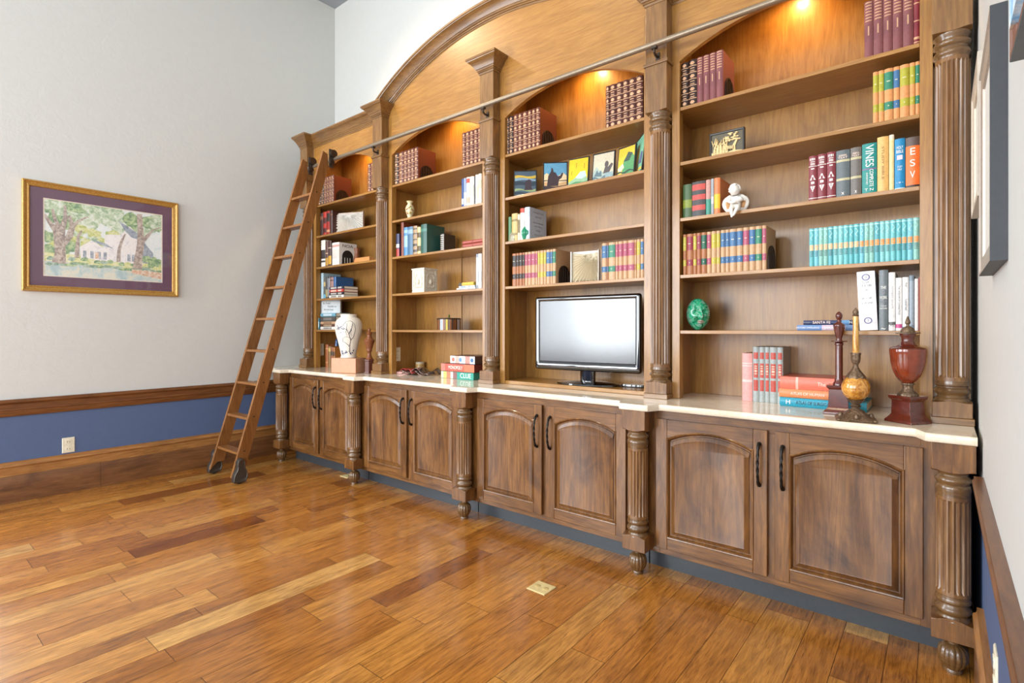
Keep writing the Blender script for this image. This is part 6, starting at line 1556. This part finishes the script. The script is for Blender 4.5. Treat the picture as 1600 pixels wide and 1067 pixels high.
# green mask
g = NT('green_marbled_glaze'); v_ = g.noise(g.pos(), 22, 6, 0.7, 2.0)
g.p(Base_Color=g.ramp(v_, [(0.30, srgb('#0c3f2c')), (0.44, srgb('#138a60')), (0.52, srgb('#2fc08c')), (0.58, srgb('#9fb8a8')), (0.63, srgb('#1a8f74'))]), Roughness=0.15, Coat_Weight=0.6); M_MASK = g.m
mc = Vector((at(1090.5, 494, Y=3.05).x, 3.05, SHELF[0]))
t = thing('green_mask', mc, 'glossy green marbled face mask standing on the lowest shelf', 'mask', rz=radians(38))
W2, H2 = 0.066, 0.092
mb = MB(); NU, NV = 110, 120
def bumpf(s, q):
    """Relief of the face at s in -1..1 (across), q in -1..1 (up)."""
    e = lambda cx, cy, sx, sy: math.exp(-((s - cx) / sx) ** 2 - ((q - cy) / sy) ** 2)
    d = 0.0
    d += 0.021 * e(0, -0.02, 0.11, 0.26) * (1 - 0.45 * max(0, q)) + 0.012 * e(0, -0.20, 0.15, 0.09)
    d += 0.006 * e(-0.36, 0.30, 0.26, 0.07) + 0.006 * e(0.36, 0.30, 0.26, 0.07)
    d -= 0.020 * e(-0.36, 0.14, 0.20, 0.11) + 0.020 * e(0.36, 0.14, 0.20, 0.11)
    d += 0.011 * e(-0.36, 0.12, 0.13, 0.05) + 0.011 * e(0.36, 0.12, 0.13, 0.05)
    d += 0.006 * e(-0.45, -0.15, 0.25, 0.2) + 0.006 * e(0.45, -0.15, 0.25, 0.2)
    d += 0.008 * e(0, -0.42, 0.24, 0.05) + 0.009 * e(0, -0.53, 0.20, 0.055) - 0.004 * e(0, -0.475, 0.22, 0.018)
    d += 0.008 * e(0, -0.80, 0.22, 0.13)
    return d
for i in range(NV + 1):
    ph = -pi / 2 + pi * (i / NV) * 0.998 + 0.003
    for j in range(NU + 1):
        th = pi * j / NU
        s, q = -cos(th) * cos(ph), sin(ph)
        jaw = 1 - 0.16 * max(0, -q) ** 1.5
        depth = 0.055 * sin(th) * cos(ph)
        mb.vert(W2 * s * jaw, -depth - bumpf(s, q) * (sin(th) * cos(ph)) ** 0.5, H2 + 0.0005 + H2 * q)
for i in range(NV):
    for j in range(NU):
        a = i * (NU + 1) + j; qq = -1 + 2 * (i + 0.5) / NV; q = sin(-pi / 2 + pi * (i + 0.5) / NV); s = -cos(pi * (j + 0.5) / NU) * sqrt(max(0, 1 - q * q))
        mb.face((a, a + 1, a + NU + 2, a + NU + 1), 1 if ((abs(q + 0.475) / 0.115) ** 2 + (abs(s) / 0.30) ** 1.6 < 1) else 0)
o = mb.build('mask_face', [M_MASK, mat('mask_lips', '#a89a8c', 0.3)], t, smooth=60, local=True); sm = o.modifiers.new('shell', 'SOLIDIFY'); sm.thickness = 0.004; sm.offset = -1
mb = MB(); mb.box(-0.02, 0.02, 0.0, 0.045, 0.0006, 0.006); mb.tube([(0, 0.004, 0.02), (0, 0.03, 0.10), (0, 0.042, 0.005)], 0.003, 8); mb.build('wire_stand', M_IRON, t, smooth=40, local=True)

# turned obelisk finial, amber candle lamp, urn
MAH = mat('mahogany_gloss', '#5a2418', 0.18, coat=0.6, var=0.2, scale=40); MAH2 = mat('mahogany_urn', '#7a3016', 0.14, coat=0.7, var=0.22, scale=26)
BRZ = NT('antique_bronze'); n1 = BRZ.noise(BRZ.pos(), 140, 4, 0.6); BRZ.p(Base_Color=BRZ.ramp(n1, [(0.30, srgb('#54412f')), (0.55, srgb('#7c6753')), (0.75, srgb('#9c8770'))]), Metallic=0.6, Roughness=0.36); BRZ.bump(n1, 0.6, 0.004); BRZ = BRZ.m
def sq(mb, prof, m=0):
    mb.rings([[(sx * r, sy * r, z) for sx, sy in ((-1, -1), (1, -1), (1, 1), (-1, 1))] for r, z in prof], True, m, True, True)
SXY[0] = 0.86
t = thing('turned_finial', (-0.374, 2.886, CT), 'tall slim mahogany column finial standing left of the amber candle lamp', 'finial', rz=radians(2))
mb = MB(); sq(mb, [(0.068, 0.0006), (0.068, 0.010), (0.058, 0.022), (0.050, 0.030), (0.047, 0.036), (0.044, 0.115), (0.050, 0.120), (0.054, 0.126), (0.054, 0.134)]); mb.build('plinth', MAH, t, smooth=0, local=True, bevel=0.0015)
mb = MB(); mb.lathe([(0.030, 0.134), (0.030, 0.140), (0.022, 0.150), (0.021, 0.158), (0.018, 0.166), (0.0175, 0.30), (0.017, 0.318), (0.021, 0.322), (0.021, 0.328), (0.016, 0.331)], 0, 0, 60, rad=lambda a, r, z: r * (1 - (0.09 * max(0, cos(10 * a)) if 0.168 < z < 0.317 else 0))); mb.build('fluted_shaft', MAH, t, smooth=35, local=True)
mb = MB(); mb.lathe([(0.016, 0.331), (0.040, 0.337), (0.040, 0.339), (0.015, 0.341), (0.013, 0.350), (0.016, 0.362), (0.022, 0.384), (0.026, 0.404), (0.029, 0.412), (0.026, 0.418), (0.014, 0.424), (0.009, 0.432), (0.009, 0.438), (0.014, 0.444), (0.0175, 0.456), (0.015, 0.466), (0.007, 0.474), (0.001, 0.476)], 0, 0, 40, rad=lambda a, r, z: r * (1 + (0.06 * cos(8 * a) if 0.35 < z < 0.41 else 0))); mb.build('urn_top', MAH, t, smooth=45, local=True)

SXY[0] = 0.85
t = thing('candle_lamp', (-0.291, 2.722, CT), 'bronze candle lamp with amber marbled globe and yellow candle', 'candle lamp', rz=radians(10))
mb = MB()
N = 72
def foot(r, z, pinch): return [(r * (1 + 0.30 * abs(cos(2 * (a - pi / 4))) ** 2 * pinch) * cos(a), r * (1 + 0.30 * abs(cos(2 * (a - pi / 4))) ** 2 * pinch) * sin(a), z) for a in [2 * pi * k / N for k in range(N)]]
mb.rings([foot(0.082, 0.0006, 1), foot(0.085, 0.006, 1), foot(0.078, 0.012, 1), foot(0.060, 0.020, 0.8), foot(0.046, 0.032, 0.5), foot(0.036, 0.042, 0.2), foot(0.020, 0.050, 0), foot(0.017, 0.056, 0), foot(0.026, 0.062, 0), foot(0.017, 0.068, 0), foot(0.030, 0.080, 0), foot(0.040, 0.090, 0)], True, 0, True, True)
for k in range(4):
    a = pi / 2 * k + pi / 4; mb.ball((0.108 * cos(a), 0.108 * sin(a), 0.0075), 0.011, 0.011, 0.007, 0, 12, 8)
    a = pi / 2 * k; mb.ball((0.066 * cos(a), 0.066 * sin(a), 0.018), 0.012, 0.012, 0.016, 0, 12, 8)
mb.build('bronze_foot', BRZ, t, smooth=45, local=True)
g = NT('amber_marble'); v_ = g.noise(g.pos(), 26, 6, 0.65, 1.8)
g.p(Base_Color=g.ramp(v_, [(0.3, srgb('#6a3a10')), (0.48, srgb('#b8782a')), (0.6, srgb('#d8a04a')), (0.72, srgb('#8a5a28'))]), Roughness=0.10, Coat_Weight=0.7); AMB = g.m
mb = MB(); mb.ball((0, 0, 0.140), 0.0635, 0.0635, 0.057, 0, 40, 24); mb.build('amber_globe', AMB, t, smooth=60, local=True)
mb = MB(); mb.lathe([(0.040, 0.178), (0.043, 0.186), (0.036, 0.196), (0.030, 0.204), (0.020, 0.216), (0.013, 0.228), (0.010, 0.238), (0.014, 0.246), (0.018, 0.252), (0.021, 0.266), (0.020, 0.280), (0.023, 0.286), (0.022, 0.292), (0.014, 0.292)], 0, 0, 48, rad=lambda a, r, z: r * (1 + (0.08 * cos(8 * a) if z < 0.21 else 0.04 * cos(6 * a)))); mb.build('candle_socket', BRZ, t, smooth=45, local=True)
g = NT('amber_candle'); v_ = g.noise(g.pos((1, 1, 0.5)), 30, 5, 0.6, 1.0); g.p(Base_Color=g.ramp(v_, [(0.32, srgb('#9a5a1c')), (0.5, srgb('#d09a48')), (0.7, srgb('#e2b970'))]), Roughness=0.2, Coat_Weight=0.4); CND = g.m
mb = MB(); mb.lathe([(0.0135, 0.290), (0.0142, 0.300), (0.0125, 0.44), (0.0118, 0.452)], 0, 0, 28); mb.build('candle', CND, t, smooth=40, local=True)
mb = MB(); mb.lathe([(0.0122, 0.450), (0.0155, 0.454), (0.0105, 0.459), (0.0145, 0.465), (0.012, 0.474), (0.004, 0.484), (0.0008, 0.488)], 0, 0, 24); mb.build('finial_cap', BRZ, t, smooth=45, local=True)

SXY[0] = 0.78
t = thing('urn_finial', (-0.113, 2.795, CT), 'lidded mahogany urn on a square pedestal at the right end of the counter', 'urn', rz=radians(55))
mb = MB(); sq(mb, [(0.075, 0.0006), (0.075, 0.010), (0.065, 0.020), (0.057, 0.030), (0.053, 0.036), (0.051, 0.090), (0.053, 0.094), (0.061, 0.102), (0.063, 0.108), (0.063, 0.114)]); mb.build('pedestal', MAH, t, smooth=0, local=True, bevel=0.0015)
mb = MB(); mb.lathe([(0.046, 0.1142), (0.046, 0.120), (0.038, 0.127), (0.026, 0.136), (0.023, 0.146), (0.023, 0.156), (0.030, 0.161), (0.030, 0.166), (0.024, 0.168)], 0, 0, 48, rad=lambda a, r, z: r * (1 + 0.04 * cos(14 * a))); mb.build('bronze_collar', BRZ, t, smooth=45, local=True)
lob = lambda a, r, z: r * (1 + 0.035 * abs(cos(5 * a)) - 0.02)
mb = MB(); mb.lathe([(0.026, 0.168), (0.040, 0.178), (0.056, 0.196), (0.070, 0.226), (0.078, 0.258), (0.082, 0.290), (0.084, 0.305), (0.083, 0.310)], 0, 0, 100, rad=lob); mb.build('urn_body', MAH2, t, smooth=30, local=True)
mb = MB(); mb.lathe([(0.083, 0.310), (0.078, 0.315), (0.050, 0.322), (0.034, 0.332), (0.028, 0.345), (0.029, 0.360), (0.036, 0.368), (0.036, 0.374)], 0, 0, 48); mb.build('urn_neck', MAH, t, smooth=45, local=True)
mb = MB(); mb.lathe([(0.036, 0.3742), (0.056, 0.376), (0.056, 0.379), (0.034, 0.382), (0.031, 0.392), (0.020, 0.402), (0.007, 0.408), (0.007, 0.414), (0.013, 0.420), (0.010, 0.432), (0.003, 0.448), (0.0008, 0.450)], 0, 0, 40); mb.build('lid', BRZ, t, smooth=45, local=True)

SXY[0] = 1.0
# cherub sitting on the shelf edge
def skin_figure(name, joints, bones, material, parent, levels=2, root=0):
    me = bpy.data.meshes.new(name); me.from_pydata([j[:3] for j in joints], bones, [])
    o = bpy.data.objects.new(name, me); COL.objects.link(o); o.parent = parent
    o.modifiers.new('skin', 'SKIN'); sk = me.skin_vertices[0].data if me.skin_vertices else None
    if sk is None: bm = bmesh.new(); bm.from_mesh(me); bm.verts.layers.skin.verify(); bm.to_mesh(me); bm.free(); sk = me.skin_vertices[0].data
    for k, j in enumerate(joints): sk[k].radius = (j[3], j[4] if len(j) > 4 else j[3]); sk[k].use_root = (k == root)
    s = o.modifiers.new('subsurf', 'SUBSURF'); s.levels = levels; s.render_levels = levels
    me.materials.append(material)
    for m in o.modifiers:
        if m.type == 'SKIN': m.use_smooth_shade = True
    return o
PORC = mat('white_bisque', '#e6e2da', 0.45, var=0.04)
cx = at(1149, 315, Y=2.945).x
t = thing('cherub_statuette', (cx, 2.947, SHELF[2]), 'white winged cherub statuette sitting with its legs over the shelf edge', 'statuette', rz=radians(12))
J = [(0, 0.010, 0.022, 0.023, 0.021), (0, 0.004, 0.045, 0.021, 0.020), (0, -0.004, 0.066, 0.021, 0.018), (0, -0.006, 0.078, 0.009, 0.009), (0, -0.010, 0.090, 0.012, 0.012),
     (-0.016, -0.018, 0.020, 0.014, 0.013), (-0.020, -0.040, 0.012, 0.0115, 0.0115), (-0.016, -0.044, -0.016, 0.009, 0.009), (-0.014, -0.048, -0.034, 0.006, 0.006), (-0.014, -0.060, -0.038, 0.0055, 0.0045),
     (0.016, -0.018, 0.020, 0.014, 0.013), (0.016, -0.042, 0.014, 0.0115, 0.0115), (0.002, -0.050, -0.010, 0.009, 0.009), (-0.004, -0.052, -0.028, 0.006, 0.006), (-0.006, -0.064, -0.032, 0.0055, 0.0045),
     (-0.024, -0.008, 0.068, 0.010, 0.010), (-0.032, -0.022, 0.050, 0.0085, 0.0085), (-0.012, -0.034, 0.042, 0.0065, 0.0065), (0.006, -0.036, 0.046, 0.005, 0.004),
     (0.024, -0.008, 0.068, 0.010, 0.010), (0.032, -0.022, 0.052, 0.0085, 0.0085), (0.014, -0.036, 0.050, 0.0065, 0.0065), (-0.002, -0.038, 0.054, 0.005, 0.004)]
Bn = [(0, 1), (1, 2), (2, 3), (3, 4), (0, 5), (5, 6), (6, 7), (7, 8), (8, 9), (0, 10), (10, 11), (11, 12), (12, 13), (13, 14), (2, 15), (15, 16), (16, 17), (17, 18), (2, 19), (19, 20), (20, 21), (21, 22)]
skin_figure('body', J, Bn, PORC, t)
mb = MB()
def headf(d):
    k = 1.0
    k += 0.19 * math.exp(-((d.x / 0.13) ** 2 + ((d.z + 0.14) / 0.13) ** 2)) * (d.y < 0)
    k -= 0.11 * (math.exp(-(((d.x - 0.36) / 0.16) ** 2 + ((d.z - 0.05) / 0.12) ** 2)) + math.exp(-(((d.x + 0.36) / 0.16) ** 2 + ((d.z - 0.05) / 0.12) ** 2))) * (d.y < 0)
    k += 0.07 * (math.exp(-(((d.x - 0.42) / 0.22) ** 2 + ((d.z + 0.32) / 0.2) ** 2)) + math.exp(-(((d.x + 0.42) / 0.22) ** 2 + ((d.z + 0.32) / 0.2) ** 2))) * (d.y < 0)
    k += 0.07 * math.exp(-((d.x / 0.22) ** 2 + ((d.z + 0.46) / 0.07) ** 2)) * (d.y < 0) - 0.06 * math.exp(-((d.x / 0.2) ** 2 + ((d.z + 0.54) / 0.04) ** 2)) * (d.y < 0)
    return k
mb.ball((0, 0, 0), 0.0265, 0.0285, 0.0290, 0, 64, 48, headf); mb.xf(Matrix.Translation((-0.003, -0.014, 0.112)) @ Matrix.Rotation(radians(-22), 4, 'Z') @ Matrix.Rotation(radians(10), 4, 'X'))
mb.build('head', PORC, t, smooth=60, local=True)
mb = MB(); rv = random.Random(4)
for k in range(130):
    a = rv.uniform(0, 2 * pi); ph = rv.uniform(0.0, 1.9); d = Vector((sin(ph) * cos(a), sin(ph) * sin(a), cos(ph)))
    if (d.y < -0.25 and d.z < 0.60) or (d.y < 0.2 and d.z < -0.1): continue
    p = Vector((-0.003, -0.013, 0.113)) + Vector((d.x * 0.0262, d.y * 0.0282, d.z * 0.0288))
    mb.ball(p, 0.0062, 0.0062, 0.0056, 0, 10, 7)
mb.build('curly_hair', PORC, t, smooth=60, local=True)
for sgn in (-1, 1):
    mb = MB(); nx, nz = 14, 18
    for i in range(nz + 1):
        for j in range(nx + 1):
            u, v = j / nx, i / nz
            wid = 0.062 * sin(pi * min(1, 0.12 + 0.88 * v)) ** 0.6 * (0.55 + 0.45 * v) + 0.004
            x = 0.012 + wid * u; zz = 0.004 + 0.088 * v - 0.012 * u * (1 - v)
            y = 0.020 - 0.006 * u - 0.010 * sin(pi * u) + 0.0022 * abs(sin(6 * pi * u + 3 * v)) + 0.0016 * abs(sin(9 * v))
            mb.vert(sgn * x, y, zz)
    for i in range(nz):
        for j in range(nx): a = i * (nx + 1) + j; mb.face((a, a + 1, a + nx + 2, a + nx + 1), 1 if (0.35 < (j + .5) / nx < 0.75 and 0.2 < (i + .5) / nz < 0.62) else 0)
    o = mb.build('wing', [PORC, mat('wing_gilding', '#b98a5a', 0.5, 0.2, var=0.4, scale=300)], t, smooth=45, local=True); sm = o.modifiers.new('thick', 'SOLIDIFY'); sm.thickness = 0.006
